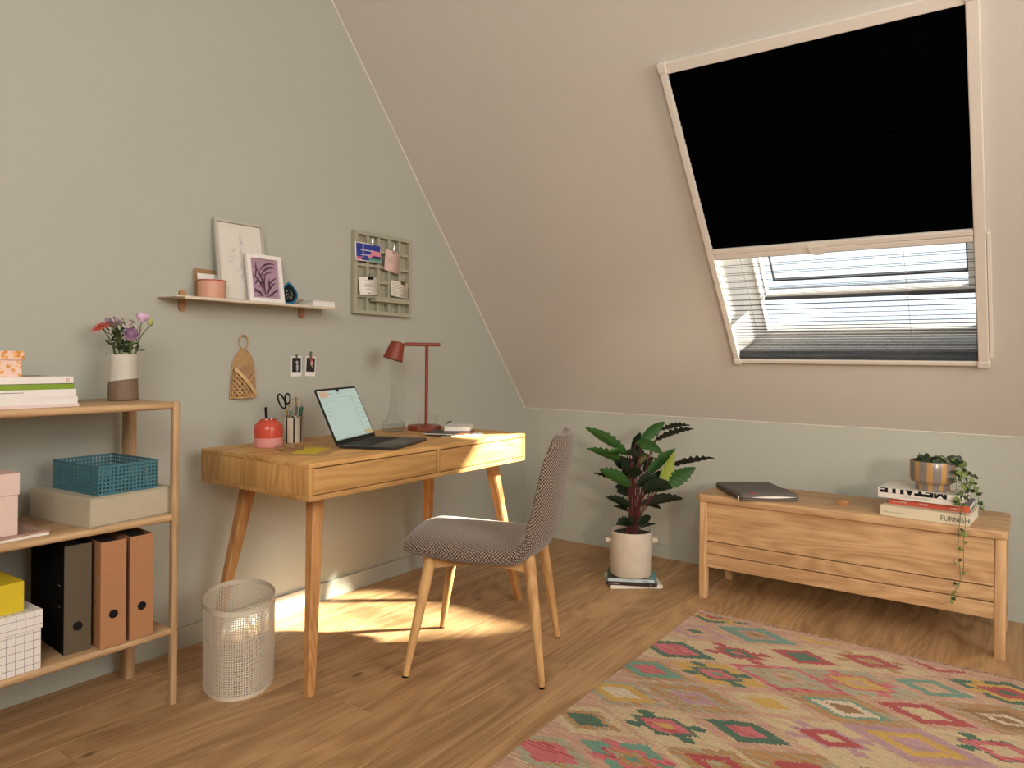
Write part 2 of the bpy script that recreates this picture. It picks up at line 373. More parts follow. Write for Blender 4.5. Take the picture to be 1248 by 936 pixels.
m.loft([[S(p[0], p[1], -.034) for p in c], [S(p[0], p[1], -.029) for p in c]]); m.build('grip', white_frame, bl)
m = MB(bo)   # black-out fabric, small pleats
n = 60; prev = None
rows = []
for k in range(n + 1):
    s = 1.026 + (BS1 - .04 - 1.026) * k / n; o = -.012 if k % 2 else -.017
    rows.append((S(BY0 - .024, s, o), S(BY1 + .034, s, o)))
for a, b in zip(rows[:-1], rows[1:]): m.quad(a[0], a[1], b[1], b[0])
m.build('blackout_fabric', mat('blackout_fabric', (0.0012, 0.0012, 0.0014), 1.0, var=0, spec=0.0), bl, smooth=0)
def sheer():
    m = bpy.data.materials.new('sheer_fabric'); m.use_nodes = True; nt = m.node_tree; nt.nodes.clear(); L = nt.links.new
    o = node(nt, 'ShaderNodeOutputMaterial'); mx = node(nt, 'ShaderNodeMixShader'); t = node(nt, 'ShaderNodeBsdfTransparent')
    tr = node(nt, 'ShaderNodeBsdfTranslucent'); d = node(nt, 'ShaderNodeBsdfDiffuse'); m2 = node(nt, 'ShaderNodeMixShader')
    tr.inputs[0].default_value = (0.022, 0.022, 0.024, 1); d.inputs[0].default_value = (0.06, 0.06, 0.065, 1)
    tc = node(nt, 'ShaderNodeTexCoord'); n = node(nt, 'ShaderNodeTexNoise'); n.inputs['Scale'].default_value = 260
    L(tc.outputs['Object'], n.inputs['Vector'])
    mr = node(nt, 'ShaderNodeMapRange'); mr.inputs[1].default_value = .3; mr.inputs[2].default_value = .7; mr.inputs[3].default_value = .12; mr.inputs[4].default_value = .30; L(n.outputs['Fac'], mr.inputs[0])
    m2.inputs[0].default_value = 0.4
    L(tr.outputs[0], m2.inputs[1]); L(d.outputs[0], m2.inputs[2]); L(mr.outputs[0], mx.inputs[0]); L(t.outputs[0], mx.inputs[1]); L(m2.outputs[0], mx.inputs[2]); L(mx.outputs[0], o.inputs[0])
    return m
m = MB(bo); folds = MB(bo); rows = []; s = BS0 + .022; k = 0; top = 0.980
cells = [0.0026 + 0.0190 * (i / 62.0) ** 2.2 for i in range(160)]
while s < top:
    rows.append((s, -.006 if k % 2 else -.022)); s += cells[k]; k += 1
rows.append((top, -.012))
for (s0, o0), (s1, o1) in zip(rows[:-1], rows[1:]):
    m.quad(S(BY0 - .026, s0, o0), S(BY1 + .036, s0, o0), S(BY1 + .036, s1, o1), S(BY0 - .026, s1, o1))
for (s0, o0) in rows[1:-1]:
    folds.tube([S(BY0 - .026, s0, o0), S(BY1 + .036, s0, o0)], 0.0012, 5)
m.build('sheer_fabric', sheer(), bl, smooth=0)
tag(folds.build('pleat_fold', mat('fold_thread', (0.035, 0.035, 0.04), 0.9, var=0), bl), kind='stuff')
for yy in (-1.535, -2.15):
    m = MB(bo); m.tube([S(yy, BS0 + .02, -.014), S(yy, .985, -.014)], 0.0009, 5); m.build('cord', mat('blind_cord', (0.16, 0.16, 0.17), 0.8, var=0), bl)

# ------------------------------------------------------------------ the world outside the skylight
# ------------------------------------------------------------------ OBJECTS
lawn = MB(); lawn.box(-12, 120, -60, 60, -4.2, -4.0); struct(lawn.build('ground', mat('lawn', (0.05, 0.07, 0.03), 0.95, var=0.3, vscale=0.4), smooth=0))
# ------------------------------------------------------------------ desk
DX0, DX1, DY0, DY1, DZ0, DZ1 = -2.221, -1.029, -0.712, -0.113, 0.624, 0.745
desk = thing('desk', 'oak writing desk with two flush drawers and splayed legs against the green wall', 'desk', ((DX0 + DX1) / 2, (DY0 + DY1) / 2, 0))
do = desk.location.copy(); t = 0.016
m = MB(do); m.rbox(DX0, DX1, DY0, DY1, DZ1 - t, DZ1, .0015); m.build('tabletop', doak_x, desk)
m = MB(do); m.rbox(DX0, DX1, DY0, DY1, DZ0, DZ0 + t, .0015); m.build('bottom_panel', doak_x, desk)
for xa in (DX0, DX1 - t):
    m = MB(do); m.rbox(xa, xa + t, DY0 + .0004, DY1, DZ0 + t, DZ1 - t, .0008); m.build('side_panel', doak_z, desk)
m = MB(do); m.rbox(DX0 + t, DX1 - t, DY1 - t, DY1, DZ0 + t, DZ1 - t, .001); m.build('back_panel', doak_x, desk)
xm = (DX0 + DX1) / 2 + 0.012
m = MB(do); m.rbox(xm - .008, xm + .008, DY0 + .0004, DY1 - t, DZ0 + t, DZ1 - t, .001); m.build('divider', doak_z, desk)
for xa, xb in ((DX0 + t, xm - .008), (xm + .008, DX1 - t)):
    m = MB(do); g = .0036; m.rbox(xa + g, xb - g, DY0 + .001, DY0 + .019, DZ0 + t + g, DZ1 - t - g, .001); d = m.build('drawer', doak_x, desk)
    m = MB(do); m.box(xa + .012, xb - .012, DY0 + .02, DY1 - .06, DZ0 + t + .006, DZ1 - t - .02); m.build('drawer_box', mat('dark_gap', (0.02, 0.011, 0.005), 0.9), d, smooth=0)
legoak = wood('leg_oak', (0.38, 0.17, 0.055), (0.56, 0.29, 0.11), 2)
for fx, fy, sx, sy in ((-2.186, -0.680, 1, 1), (-1.040, -0.690, -1, 1), (-1.030, -0.130, -1, -1), (-2.186, -0.130, 1, -1)):
    m = MB(do); s = 0.092; ch = 0.30
    rings = []
    for z, h in ((0, .0145), (.02, .0150), (.30, .0190), (DZ0, .0245)):
        k = z / DZ0; cx, cy = fx + sx * s * k, fy + sy * s * k; c = h * ch
        rings.append([(cx + a, cy + b, z) for a, b in ((h, -h + c), (h, h - c), (h - c, h), (-h + c, h), (-h, h - c), (-h, -h + c), (-h + c, -h), (h - c, -h))])
    m.loft(rings); m.build('leg', legoak, desk, smooth=30)

# ------------------------------------------------------------------ shelving unit
sh = thing('shelving_unit', 'open oak shelving unit with three boards along the green wall', 'shelf', (-3.03, -0.22, 0)); so = sh.location.copy()
for x0, x1 in ((-2.483, -2.463), (-3.60, -3.578)):
    m = MB(so); m.vbox(x0, x1, -.396, -.372, 0, .937, .006, 3); m.build('front_post', soak_z, sh, smooth=50)
    m = MB(so); m.vbox(x0 + .002, x1 + .014, -.112, -.062, 0, .915, .011, 4); m.build('back_post', soak_z, sh, smooth=50)
for zt in (.935, .588, .236):
    m = MB(so); pr = []
    for k in range(9):
        a = pi / 2 + pi * k / 8; pr.append((-.381 + .011 * cos(a), zt - .011 + .011 * sin(a)))
    pr = pr + [(-.062, zt - .022), (-.060, zt - .020), (-.060, zt - .002), (-.062, zt)]
    xe = -2.4825
    m.loft([[(x, p[0], p[1]) for p in pr] for x in (-3.572, xe)]); m.build('shelf_board', soak_x, sh, smooth=50)

def book(name, label, cat, loc, rz, w, d, h, cover, spine=None, pagem=None, group=None, soft=False, ct=0.0022, over=0.003, front='y'):
    """a book or magazine lying flat; spine along its front (local -y) edge, w along x, d along y"""
    t = thing(name, label, cat, loc, rz, group)
    if soft:
        m = MB(); m.box(-w / 2, w / 2, -d / 2, d / 2, 0.0006, h - .0006); m.build('pages', pagem or pages, t, smooth=0)
        m = MB(); m.box(-w / 2 - .0003, w / 2 + .0003, -d / 2 - .0006, d / 2, h - .0007, h); m.box(-w / 2 - .0003, w / 2 + .0003, -d / 2 - .0006, d / 2, 0, .0007)
        m.box(-w / 2 - .0003, w / 2 + .0003, -d / 2 - .0009, -d / 2 - .0001, 0, h); m.build('cover', cover, t, smooth=0)
    else:
        m = MB(); m.box(-w / 2 + over, w / 2 - over, -d / 2 + .002, d / 2 - over, ct, h - ct); m.build('pages', pagem or pages, t, smooth=0)
        m = MB(); m.rbox(-w / 2, w / 2, -d / 2, d / 2, 0, ct, .0006, 1); m.rbox(-w / 2, w / 2, -d / 2, d / 2, h - ct, h, .0006, 1)
        m.build('cover', cover, t, smooth=0)
        m = MB(); m.rbox(-w / 2, w / 2, -d / 2 - .0005, -d / 2 + .0025, 0.0002, h - .0002, .0006, 1); m.build('spine', spine or cover, t, smooth=0)
    return t
def spine_text(t, body, size, m, x, z, d, sx=1.0, flip=False, clip=None, name='lettering', bold=0.0):
    if flip: mx = frame3((x, -d / 2 - .0009, z), (-1, 0, 0), (0, 0, -1))
    else: mx = frame3((x, -d / 2 - .0009, z), (1, 0, 0), (0, 0, 1))
    return text(t, name, body, size, m, mx, sx=sx, clip_z=clip, bold=bold)
def lidbox(name, label, loc, rz, w, d, h, lid, bm_, lm_=None, r=.0015, group=None, ov=.003):
    t = thing(name, label, 'box', loc, rz, group)
    m = MB(); m.rbox(-w / 2 + ov, w / 2 - ov, -d / 2 + ov, d / 2 - ov, 0, h - .002, r); m.build('body', bm_, t, smooth=0)
    m = MB(); tk = .0018
    m.rbox(-w / 2, w / 2, -d / 2, d / 2, h - tk, h, .0007, 1)
    for a in ((-w / 2, w / 2, -d / 2, -d / 2 + tk), (-w / 2, w / 2, d / 2 - tk, d / 2), (-w / 2, -w / 2 + tk, -d / 2, d / 2), (w / 2 - tk, w / 2, -d / 2, d / 2)):
        m.rbox(*a, h - lid, h - .0003, .0007, 1)
    m.build('lid', lm_ or bm_, t, smooth=0); return t

# things on the top board
Z1 = .935; mw = mat('glossy_white_cover', (0.78, 0.74, 0.72), 0.35, var=0.02); mp_ = mat('pinkish_cover', (0.72, 0.58, 0.55), 0.4, var=0.03)
mg = mat('lime_green_cover', (0.20, 0.33, 0.02), 0.4, var=0.05); mb_ = mat('black_cover', (0.015, 0.014, 0.013), 0.45, var=0)
stack = [(.0085, mp_, -2.742, 'pink edged magazine at the bottom of the stack on the top board'),
         (.0085, mw, -2.747, 'white magazine lying second from the bottom under a green one'),
         (.0105, mw, -2.747, 'white magazine third from the bottom in the top board stack'),
         (.0125, mw, -2.750, 'thick white magazine just below the dark edged one on the top board'),
         (.0090, mw, -2.751, 'white magazine with dark back cover directly below the green magazine'),
         (.0150, mg, -2.757, 'lime green magazine near the top of the stack on the top board'),
         (.0180, mw, -2.758, 'white magazine with a red dot on the spine topmost of the stack')]
z = Z1
for i, (h, cm, xr, lab) in enumerate(stack):
    t = book('magazine', lab, 'magazine', (xr - .15, -.362 + .11, z), radians(-1.5 + (i % 3) * .7), .30, .22, h, cm, soft=True, group='magazines stacked on the top board')
    if i == 6:
        m = MB(); m.T = frame3((.136, -.1112, .009), (1, 0, 0), (0, 0, 1)); m.lathe([(.0028, 0), (.0042, 0), (.0042, .0004), (.0028, .0004)], 16, caps=False); m.build('red_dot', mat('red_print', (0.5, 0.05, 0.05), 0.5, var=0), t)
        m = MB(); m.box(.02, .12, -.04, .06, h, h + .0003); m.build('cover_picture', mat('cover_photo', (0.22, 0.13, 0.10), 0.5, var=0.6, vscale=30), t, smooth=0)
        m = MB(); m.box(-.149, .149, -.1101, .1, -.0014, -.0002); m.build('back_cover', mb_, t, smooth=0)
    if i == 4:
        m = MB(); m.box(-.15, .02, -.1112, .1, .001, .0025); m.build('back_cover', mb_, t, smooth=0)
    z += h + (.0016 if i == 5 else 0)
zt = z
# pink box with orange spots
def spots():
    m = bpy.data.materials.new('spotted_paper'); m.use_nodes = True; nt = m.node_tree; b = nt.nodes['Principled BSDF']; L = nt.links.new
    tc = node(nt, 'ShaderNodeTexCoord'); v = node(nt, 'ShaderNodeTexVoronoi'); v.inputs['Scale'].default_value = 75; v.inputs['Randomness'].default_value = .75
    nz = node(nt, 'ShaderNodeTexNoise'); nz.inputs['Scale'].default_value = 90; mxv = node(nt, 'ShaderNodeMix', data_type='RGBA'); mxv.inputs[0].default_value = .012
    L(tc.outputs['Object'], nz.inputs['Vector']); L(tc.outputs['Object'], mxv.inputs[6]); L(nz.outputs['Color'], mxv.inputs[7]); L(mxv.outputs[2], v.inputs['Vector'])
    r = node(nt, 'ShaderNodeValToRGB'); r.color_ramp.interpolation = 'CONSTANT'; e = r.color_ramp.elements
    e[0].color = (.62, .24, .05, 1); e[1].position = .30; e[1].color = (.74, .42, .17, 1); k = e.new(.47); k.color = (.80, .56, .48, 1)
    L(v.outputs['Distance'], r.inputs[0]); L(r.outputs[0], b.inputs['Base Color']); b.inputs['Roughness'].default_value = .7; return m
spot = spots()
lidbox('gift_box', 'small pink lidded box with orange spots on top of the magazines', (-2.974, -.245, zt), 0, .215, .16, .070, .024, spot, ov=.004)

# vase with flowers
VX, VY = -2.535, -.185
vase = thing('vase', 'cream and brown two tone stoneware vase on the top board', 'vase', (VX, VY, Z1))
vb = mat('brown_glaze', (0.175, 0.115, 0.075), 0.55, var=0.12, vscale=25, bump=.15, bscale=60); vc = mat('cream_glaze', (0.54, 0.50, 0.44), 0.5, var=0.05, vscale=25, bump=.15, bscale=60)
def vase_r(z): return .0455 - .0065 * (z / .145) + .0008 * sin(z * 300)
m1 = MB(); m2 = MB(); N = 40
sp = [.064 - .006 * cos(2 * pi * i / N - 2.2) for i in range(N)]
lo = [[(.043 * cos(2 * pi * i / N), .043 * sin(2 * pi * i / N), 0) for i in range(N)]]
for k in range(9):
    lo.append([(vase_r(sp[i] * k / 8 if k else .003) * cos(2 * pi * i / N), vase_r(sp[i] * k / 8) * sin(2 * pi * i / N), max(.003, sp[i] * k / 8)) for i in range(N)])
m1.loft(lo, True); m1.build('base_glaze', vb, vase, smooth=60)
hi = []
for k in range(11):
    hi.append([(vase_r(sp[i] + (.145 - sp[i]) * k / 10) * cos(2 * pi * i / N), vase_r(sp[i] + (.145 - sp[i]) * k / 10) * sin(2 * pi * i / N), sp[i] + (.145 - sp[i]) * k / 10) for i in range(N)])
for r_, z_ in ((.037, .1465), (.035, .145), (.034, .08)): hi.append([(r_ * cos(2 * pi * i / N), r_ * sin(2 * pi * i / N), z_) for i in range(N)])
m2.loft(hi, False); m2.build('upper_glaze', vc, vase, smooth=60)

stemg = mat('stem_green', (0.10, 0.15, 0.03), 0.5, var=0.15); petal_r = mat('coral_petal', (0.62, 0.10, 0.07), 0.6, var=0.25, vscale=120); lilac = mat('lilac_petal', (0.66, 0.45, 0.63), 0.6, var=0.18, vscale=90)
purple = mat('purple_petal', (0.20, 0.12, 0.24), 0.6, var=0.3, vscale=150); pale = mat('pale_petal', (0.62, 0.50, 0.52), 0.6, var=0.1); dgreen = mat('dark_leaf', (0.018, 0.034, 0.012), 0.5, var=0.4, vscale=60); lime = mat('bud_lime', (0.40, 0.44, 0.16), 0.5, var=0.15)
VR, VF = Vector((.582, -.813, 0)), Vector((.813, .582, 0))   # across / away as seen from the room
def vp(px, pz, d=0.0): return VR * px + VF * d + Vector((0, 0, pz))   # local to the vase base
def flower_thing(name, label, cat): return thing(name, label, cat, (VX, VY, Z1), 0, 'cut flowers in the two tone vase')
def petal(m, c, u, n, L, w, lift=.0, mi=0):
    u = Vector(u).normalized(); n = Vector(n).normalized(); s = n.cross(u)
    c = Vector(c)
    a = c; b1 = c + u * L * .55 + s * w / 2 + n * lift * .6; b2 = c + u * L * .55 - s * w / 2 + n * lift * .6; e1 = c + u * L * .9 + s * w * .32 + n * lift; e2 = c + u * L * .9 - s * w * .32 + n * lift; t = c + u * L + n * lift
    m.add([a, b1, e1, t, e2, b2], [(0, 1, 5), (1, 2, 4, 5), (2, 3, 4)], mi)
# gerbera
t = flower_thing('gerbera', 'coral red gerbera leaning out to the left in the vase', 'flower')
hc = vp(-.066, .236, -.012); nn = (Vector((0, 0, 1)) * .85 - VR * .25 - VF * .45).normalized()
m = MB(); m.tube(crom([vp(-.012, .03), vp(-.03, .16, 0), vp(-.055, .215, -.004), hc - nn * .006], 5), .0026, 6); m.build('stem', stemg, t)
ax = nn.cross(VF).normalized(); ay = nn.cross(ax)
m = MB()
for k in range(26):
    a = 2 * pi * k / 26; u = ax * cos(a) + ay * sin(a); petal(m, hc + u * .006 + nn * .001 * (k % 2), u, nn, .030 + .002 * (k % 3), .008, -.002 - .003 * (k % 2))
for k in range(16):
    a = 2 * pi * k / 16 + .2; u = ax * cos(a) + ay * sin(a); petal(m, hc + u * .004 + nn * .003, u, nn, .018, .006, .002)
m.build('petals', petal_r, t, smooth=0, fixn=False)
m = MB(); m.T = frame3(hc, ax, ay * 1.0); sgn = 1 if (m.T.to_3x3() @ Vector((0, 0, 1))).dot(nn) > 0 else -1
m.lathe([(.0001, .006 * sgn), (.006, .0055 * sgn), (.008, .002 * sgn), (.008, 0)], 14); m.build('flower_head', mat('gerbera_eye', (.25, .06, .03), .7), t)
m = MB(); m.T = frame3(hc, ax, ay); m.lathe([(.012, -.002 * sgn), (.009, -.008 * sgn), (.003, -.012 * sgn)], 12); m.build('sepals', stemg, t)
# lisianthus
def lisi(label, c, base, n, R=.018, mtl=lilac):
    t = flower_thing('lisianthus', label, 'flower'); n = Vector(n).normalized()
    m = MB(); m.tube(crom([base, (base + c) / 2 + VR * .006, c - n * .012], 6), .0018, 6); m.build('stem', stemg, t)
    a0 = n.orthogonal().normalized(); b0 = n.cross(a0); m = MB()
    for ring, (rr, hh, L, w, k_) in enumerate(((.004, -.008, .026, .016, 3), (.007, -.010, .028, .02, 5), (.010, -.011, .028, .022, 6))):
        for k in range(k_):
            a = 2 * pi * k / k_ + ring * .5; u = a0 * cos(a) + b0 * sin(a); s = n.cross(u)
            p0 = c + u * rr * .3 + n * hh * 1.1
            rows = []
            for j in range(5):
                tt = j / 4; cc = p0 + n * (L * tt) + u * (rr * (.4 + 1.1 * sin(tt * 2.0)) * R / .016)
                ww = w * R / .018 * (.35 + .75 * sin(min(1, tt * 1.1) * pi * .6))
                rows.append([cc - s * ww / 2 + u * (-ww * .18), cc, cc + s * ww / 2 + u * (-ww * .18)])
            m.loft(rows, False, closed=False)
    m.build('petals', mtl, t, smooth=60, fixn=False)
    m = MB()
    for k in range(5):
        a = 2 * pi * k / 5; u = a0 * cos(a) + b0 * sin(a); petal(m, c - n * .014, (u + n * .8), (n - u), .018, .004)
    m.build('sepals', stemg, t, smooth=0, fixn=False); return t
lisi('upright lilac lisianthus bloom standing highest in the vase', vp(.054, .262, .01), vp(.008, .03), (.15, -.1, 1))
lisi('lilac lisianthus bloom facing forward low on the right of the vase', vp(.036, .205, -.022), vp(.012, .03), VR * .5 - VF * .8 + Vector((0, 0, .5)), .020)
lisi('pale lilac bloom half hidden behind the coral gerbera', vp(-.044, .243, .022), vp(-.006, .03), (-.2, .1, 1), .017)
t = flower_thing('flower_bud', 'closed yellow green lisianthus bud at the right of the vase', 'flower')
m = MB(); m.tube(crom([vp(.012, .03), vp(.042, .18, .006), vp(.078, .242, .012)], 6), .0016, 6); m.build('stem', stemg, t)
m = MB(); m.T = frame3(vp(.079, .238, .012), (1, 0, 0), (0, 1, 0)); m.lathe([(.001, 0), (.006, .004), (.0082, .011), (.006, .02), (.002, .027), (.0002, .029)], 12); m.build('bud', lime, t)
m = MB()
for k in range(4): petal(m, vp(.079, .236, .012), (cos(k * 1.57), sin(k * 1.57), .8), (cos(k * 1.57), sin(k * 1.57), -.5), .016, .003)
m.build('sepals', stemg, t, smooth=0, fixn=False)
# purple asters with dark foliage
R = random.Random(3)
for i, (lab, cx, cz, dd) in enumerate((('dark leafy sprig with small purple asters in the middle of the bouquet', -.010, .235, -.004), ('loose sprig with small mauve and cream asters right of the bouquet centre', .020, .225, .006))):
    t = flower_thing('aster_sprig', lab, 'flower')
    m = MB(); heads = []
    for k in range(11):
        e = vp(cx + R.uniform(-.032, .028), cz + R.uniform(-.03, .03), dd + R.uniform(-.025, .025)); heads.append(e)
        m.tube([vp(cx * .3, .03), vp(cx * .7, .14, dd), (vp(cx, cz - .05, dd) + e) / 2, e], .0011, 5)
    m.build('stem', stemg, t)
    m = MB(); mm = MB()
    for e in heads:
        n = Vector((R.uniform(-.5, .5), R.uniform(-.9, .1), .8)).normalized(); a0 = n.orthogonal().normalized(); b0 = n.cross(a0)
        for k in range(11):
            a = 2 * pi * k / 11; u = a0 * cos(a) + b0 * sin(a); petal(m, e + u * .002, u, n, .0095, .0042, .001, 0)
        mm.T = Matrix.Translation(e); mm.lathe([(.0005, .003), (.0032, .0015), (.0032, -.002)], 8)
    tag(m.build('petals', purple if i == 0 else pale, t, smooth=0, fixn=False), kind='stuff'); tag(mm.build('flower_eyes', mat('aster_eye', (.35, .28, .07), .7), t), kind='stuff')
    m = MB()
    for k in range(90 if i == 0 else 40):
        e = vp(cx * .7 + R.uniform(-.03, .034), R.uniform(.146, .225), dd + R.uniform(-.028, .028)); u = Vector((R.uniform(-1, 1), R.uniform(-1, 1), R.uniform(-.3, 1))); petal(m, e, u, u.orthogonal(), R.uniform(.012, .026), R.uniform(.004, .009))
    tag(m.build('foliage', dgreen, t, smooth=0, fixn=False), kind='stuff')

# middle board
Z2 = .588; blush = mat('blush_card', (0.70, 0.53, 0.47), 0.75, var=0.02); beige = mat('beige_card', (0.47, 0.415, 0.31), 0.8, var=0.04, vscale=60, bump=.1, bscale=500)
book('magazine', 'white magazine lying lower of two under the blush pink box', 'magazine', (-2.985, -.262, Z2), radians(4), .32, .225, .006, mw, soft=True, group='magazines under the blush pink box')
book('magazine', 'magazine with brown cover photo directly under the blush pink box', 'magazine', (-2.975, -.265, Z2 + .006), radians(7), .30, .22, .006, mat('photo_cover', (0.36, 0.22, 0.17), 0.4, var=.5, vscale=20), soft=True, group='magazines under the blush pink box')
lidbox('storage_box', 'blush pink storage box with deep lid on the middle board', (-3.008, -.245, Z2 + .012), radians(2), .235, .235, .165, .058, blush)
t = thing('file_box', 'flat beige clamshell file box on the middle board', 'box', (-2.616, -.228, Z2), radians(7.0))
m = MB(); m.rbox(-.125, .125, -.148, .15, .0022, .0825, .0015); m.build('body', beige, t, smooth=0)
m = MB(); m.rbox(-.128, .128, -.151, .152, .0825, .0855, .001); m.rbox(-.128, .128, -.151, .152, 0, .0024, .001); m.rbox(-.1285, -.126, -.151, .152, .002, .0835, .0006, 1); m.build('lid', beige, t, smooth=0)
m = MB(); m.rbox(-.1255, .1275, -.1515, -.1485, .004, .0815, .0008, 1); m.build('front_flap', beige, t, smooth=0)

def perf(m, path, z0, z1, nz, cell, hole, rim0=0.0, rim1=0.0, closed=True):
    """perforated sheet along a 2d path: square holes on a grid"""
    P = [Vector((p[0], p[1])) for p in path]
    if closed: P.append(P[0])
    d = [0.0]
    for a, b in zip(P[:-1], P[1:]): d.append(d[-1] + (b - a).length)
    Lt = d[-1]; n = round(Lt / cell)
    def pt(s):
        s = min(max(s, 0), Lt)
        for i in range(len(d) - 1):
            if s <= d[i + 1] + 1e-9:
                k = (s - d[i]) / max(1e-9, d[i + 1] - d[i]); return P[i].lerp(P[i + 1], k)
    cw = Lt / n; cz = (z1 - z0) / nz; hw = cw * (1 - hole) / 2; hz = cz * (1 - hole) / 2
    for i in range(n):
        s0 = i * cw; q = [pt(s0), pt(s0 + hw), pt(s0 + cw - hw), pt(s0 + cw)]
        for j in range(nz):
            zz = [z0 + j * cz, z0 + j * cz + hz, z0 + (j + 1) * cz - hz, z0 + (j + 1) * cz]
            v = [(q[a].x, q[a].y, zz[b]) for b in range(4) for a in range(4)]
            m.add(v, [(0, 1, 5, 4), (1, 2, 6, 5), (2, 3, 7, 6), (4, 5, 9, 8), (6, 7, 11, 10), (8, 9, 13, 12), (9, 10, 14, 13), (10, 11, 15, 14)])
    return n
def weld(o, th):
    bm = bmesh.new(); bm.from_mesh(o.data); bmesh.ops.remove_doubles(bm, verts=bm.verts, dist=1e-5); bmesh.ops.recalc_face_normals(bm, faces=bm.faces); bm.to_mesh(o.data); bm.free()
    s = o.modifiers.new('thickness', 'SOLIDIFY'); s.thickness = th; s.offset = 0; return o
teal = mat('teal_powder_coat', (0.045, 0.155, 0.20), 0.45, var=0.03)
t = thing('wire_basket', 'teal perforated metal tray basket on the beige file box', 'basket', (-2.613, -.243, Z2 + .0857), radians(4.0))
w_, d_, h_ = .182, .250, .086; m = MB()
sides = [[(-w_ / 2, -d_ / 2), (w_ / 2, -d_ / 2)], [(w_ / 2, -d_ / 2), (w_ / 2, d_ / 2)], [(w_ / 2, d_ / 2), (-w_ / 2, d_ / 2)], [(-w_ / 2, d_ / 2), (-w_ / 2, -d_ / 2)]]
for sd in sides: perf(m, sd, .004, h_ - .004, 7, .0112, .52, closed=False)
weld(m.build('side_panels', teal, t, smooth=0), .0012)
m = MB()
for a, b in (( .0, .004), (h_ - .004, h_)):
    m.box(-w_ / 2 - .001, w_ / 2 + .001, -d_ / 2 - .001, -d_ / 2 + .001, a, b); m.box(-w_ / 2 - .001, w_ / 2 + .001, d_ / 2 - .001, d_ / 2 + .001, a, b); m.box(-w_ / 2 - .001, -w_ / 2 + .001, -d_ / 2, d_ / 2, a, b); m.box(w_ / 2 - .001, w_ / 2 + .001, -d_ / 2, d_ / 2, a, b)
m.build('rim', teal, t, smooth=0)
m = MB(); m.box(-w_ / 2, w_ / 2, -d_ / 2, d_ / 2, 0, .0015); m.build('bottom', teal, t, smooth=0)

# lower board
Z3 = .236
def gridmat():
    m = bpy.data.materials.new('grid_paper'); m.use_nodes = True; nt = m.node_tree; b = nt.nodes['Principled BSDF']; L = nt.links.new
    tc = node(nt, 'ShaderNodeTexCoord'); br = node(nt, 'ShaderNodeVectorMath', operation='ADD'); br.inputs[1].default_value = (.0037, .0021, .004)
    L(tc.outputs['Object'], br.inputs[0]); sep = node(nt, 'ShaderNodeSeparateXYZ'); L(br.outputs[0], sep.inputs[0]); acc = None
    geo = node(nt, 'ShaderNodeNewGeometry'); vt = node(nt, 'ShaderNodeVectorTransform', vector_type='NORMAL', convert_from='WORLD', convert_to='OBJECT'); L(geo.outputs['True Normal'], vt.inputs[0]); sn = node(nt, 'ShaderNodeSeparateXYZ'); L(vt.outputs[0], sn.inputs[0])
    for k in range(3):
        p = node(nt, 'ShaderNodeMath', operation='PINGPONG'); p.inputs[1].default_value = .0105; L(sep.outputs[k], p.inputs[0])
        l = node(nt, 'ShaderNodeMath', operation='LESS_THAN'); l.inputs[1].default_value = .00055; L(p.outputs[0], l.inputs[0])
        ab = node(nt, 'ShaderNodeMath', operation='ABSOLUTE'); L(sn.outputs[k], ab.inputs[0]); lt = node(nt, 'ShaderNodeMath', operation='LESS_THAN'); lt.inputs[1].default_value = .5; L(ab.outputs[0], lt.inputs[0])
        mu = node(nt, 'ShaderNodeMath', operation='MULTIPLY'); L(l.outputs[0], mu.inputs[0]); L(lt.outputs[0], mu.inputs[1])
        if acc is None: acc = mu
        else:
            mx = node(nt, 'ShaderNodeMath', operation='MAXIMUM'); L(acc.outputs[0], mx.inputs[0]); L(mu.outputs[0], mx.inputs[1]); acc = mx
    c = node(nt, 'ShaderNodeMix', data_type='RGBA'); L(acc.outputs[0], c.inputs[0]); c.inputs[6].default_value = (.74, .70, .67, 1); c.inputs[7].default_value = (.07, .07, .08, 1)
    L(c.outputs[2], b.inputs['Base Color']); b.inputs['Roughness'].default_value = .7; return m
lidbox('storage_box', 'white storage box with black grid lines on the lower board', (-2.962, -.262, Z3), 0, .245, .25, .159, .049, gridmat())
yel = mat('yellow_card', (0.62, 0.47, 0.012), 0.65, var=0.02)
lidbox('storage_box', 'plain yellow box on top of the white grid box', (-2.985, -.252, Z3 + .159), radians(1), .215, .225, .080, .0795, yel)
bbox = mat('dark_brown_card', (0.095, 0.070, 0.042), 0.7, var=0.06, vscale=80); kraft = mat('rust_card', (0.39, 0.185, 0.085), 0.7, var=0.05, vscale=80)
def binder(label, loc, rz, spine_m, side_m):
    t = thing('ring_binder', label, 'binder', loc, rz, 'ring binders on the lower board'); w, d, h = .070, .275, .306
    m = MB(); m.rbox(-w / 2, w / 2, -.0015, .0018, 0, h, .0008, 1); m.build('spine', spine_m, t, smooth=0)
    for s in (-1, 1):
        m = MB(); m.box(s * w / 2 - (.0022 if s > 0 else 0), s * w / 2 + (.0022 if s < 0 else 0), .0015, d, 0, h); m.build('cover_board', side_m, t, smooth=0)
    m = MB(); m.box(-w / 2 + .006, w / 2 - .006, .03, d - .004, .006, h - .01); m.build('paper_block', mat('binder_inside', (.03, .028, .025), .9), t, smooth=0)
    m = MB(); m.T = frame3((0, -.0018, .095 if spine_m is not bbox else .075), (1, 0, 0), (0, 0, 1)); m.lathe([(.0125, 0), (.0125, .0006)], 28); m.build('finger_hole', black, t, smooth=0)
    for zz in (.13, .19):
        for dx in (-.0, .012): m = MB(); m.T = frame3((-w / 2 - .0002, .03 + dx, zz), (0, -1, 0), (0, 0, 1)); m.lathe([(.0025, 0), (.0015, .0012)], 10); m.build('rivet', steel, t)
    return t
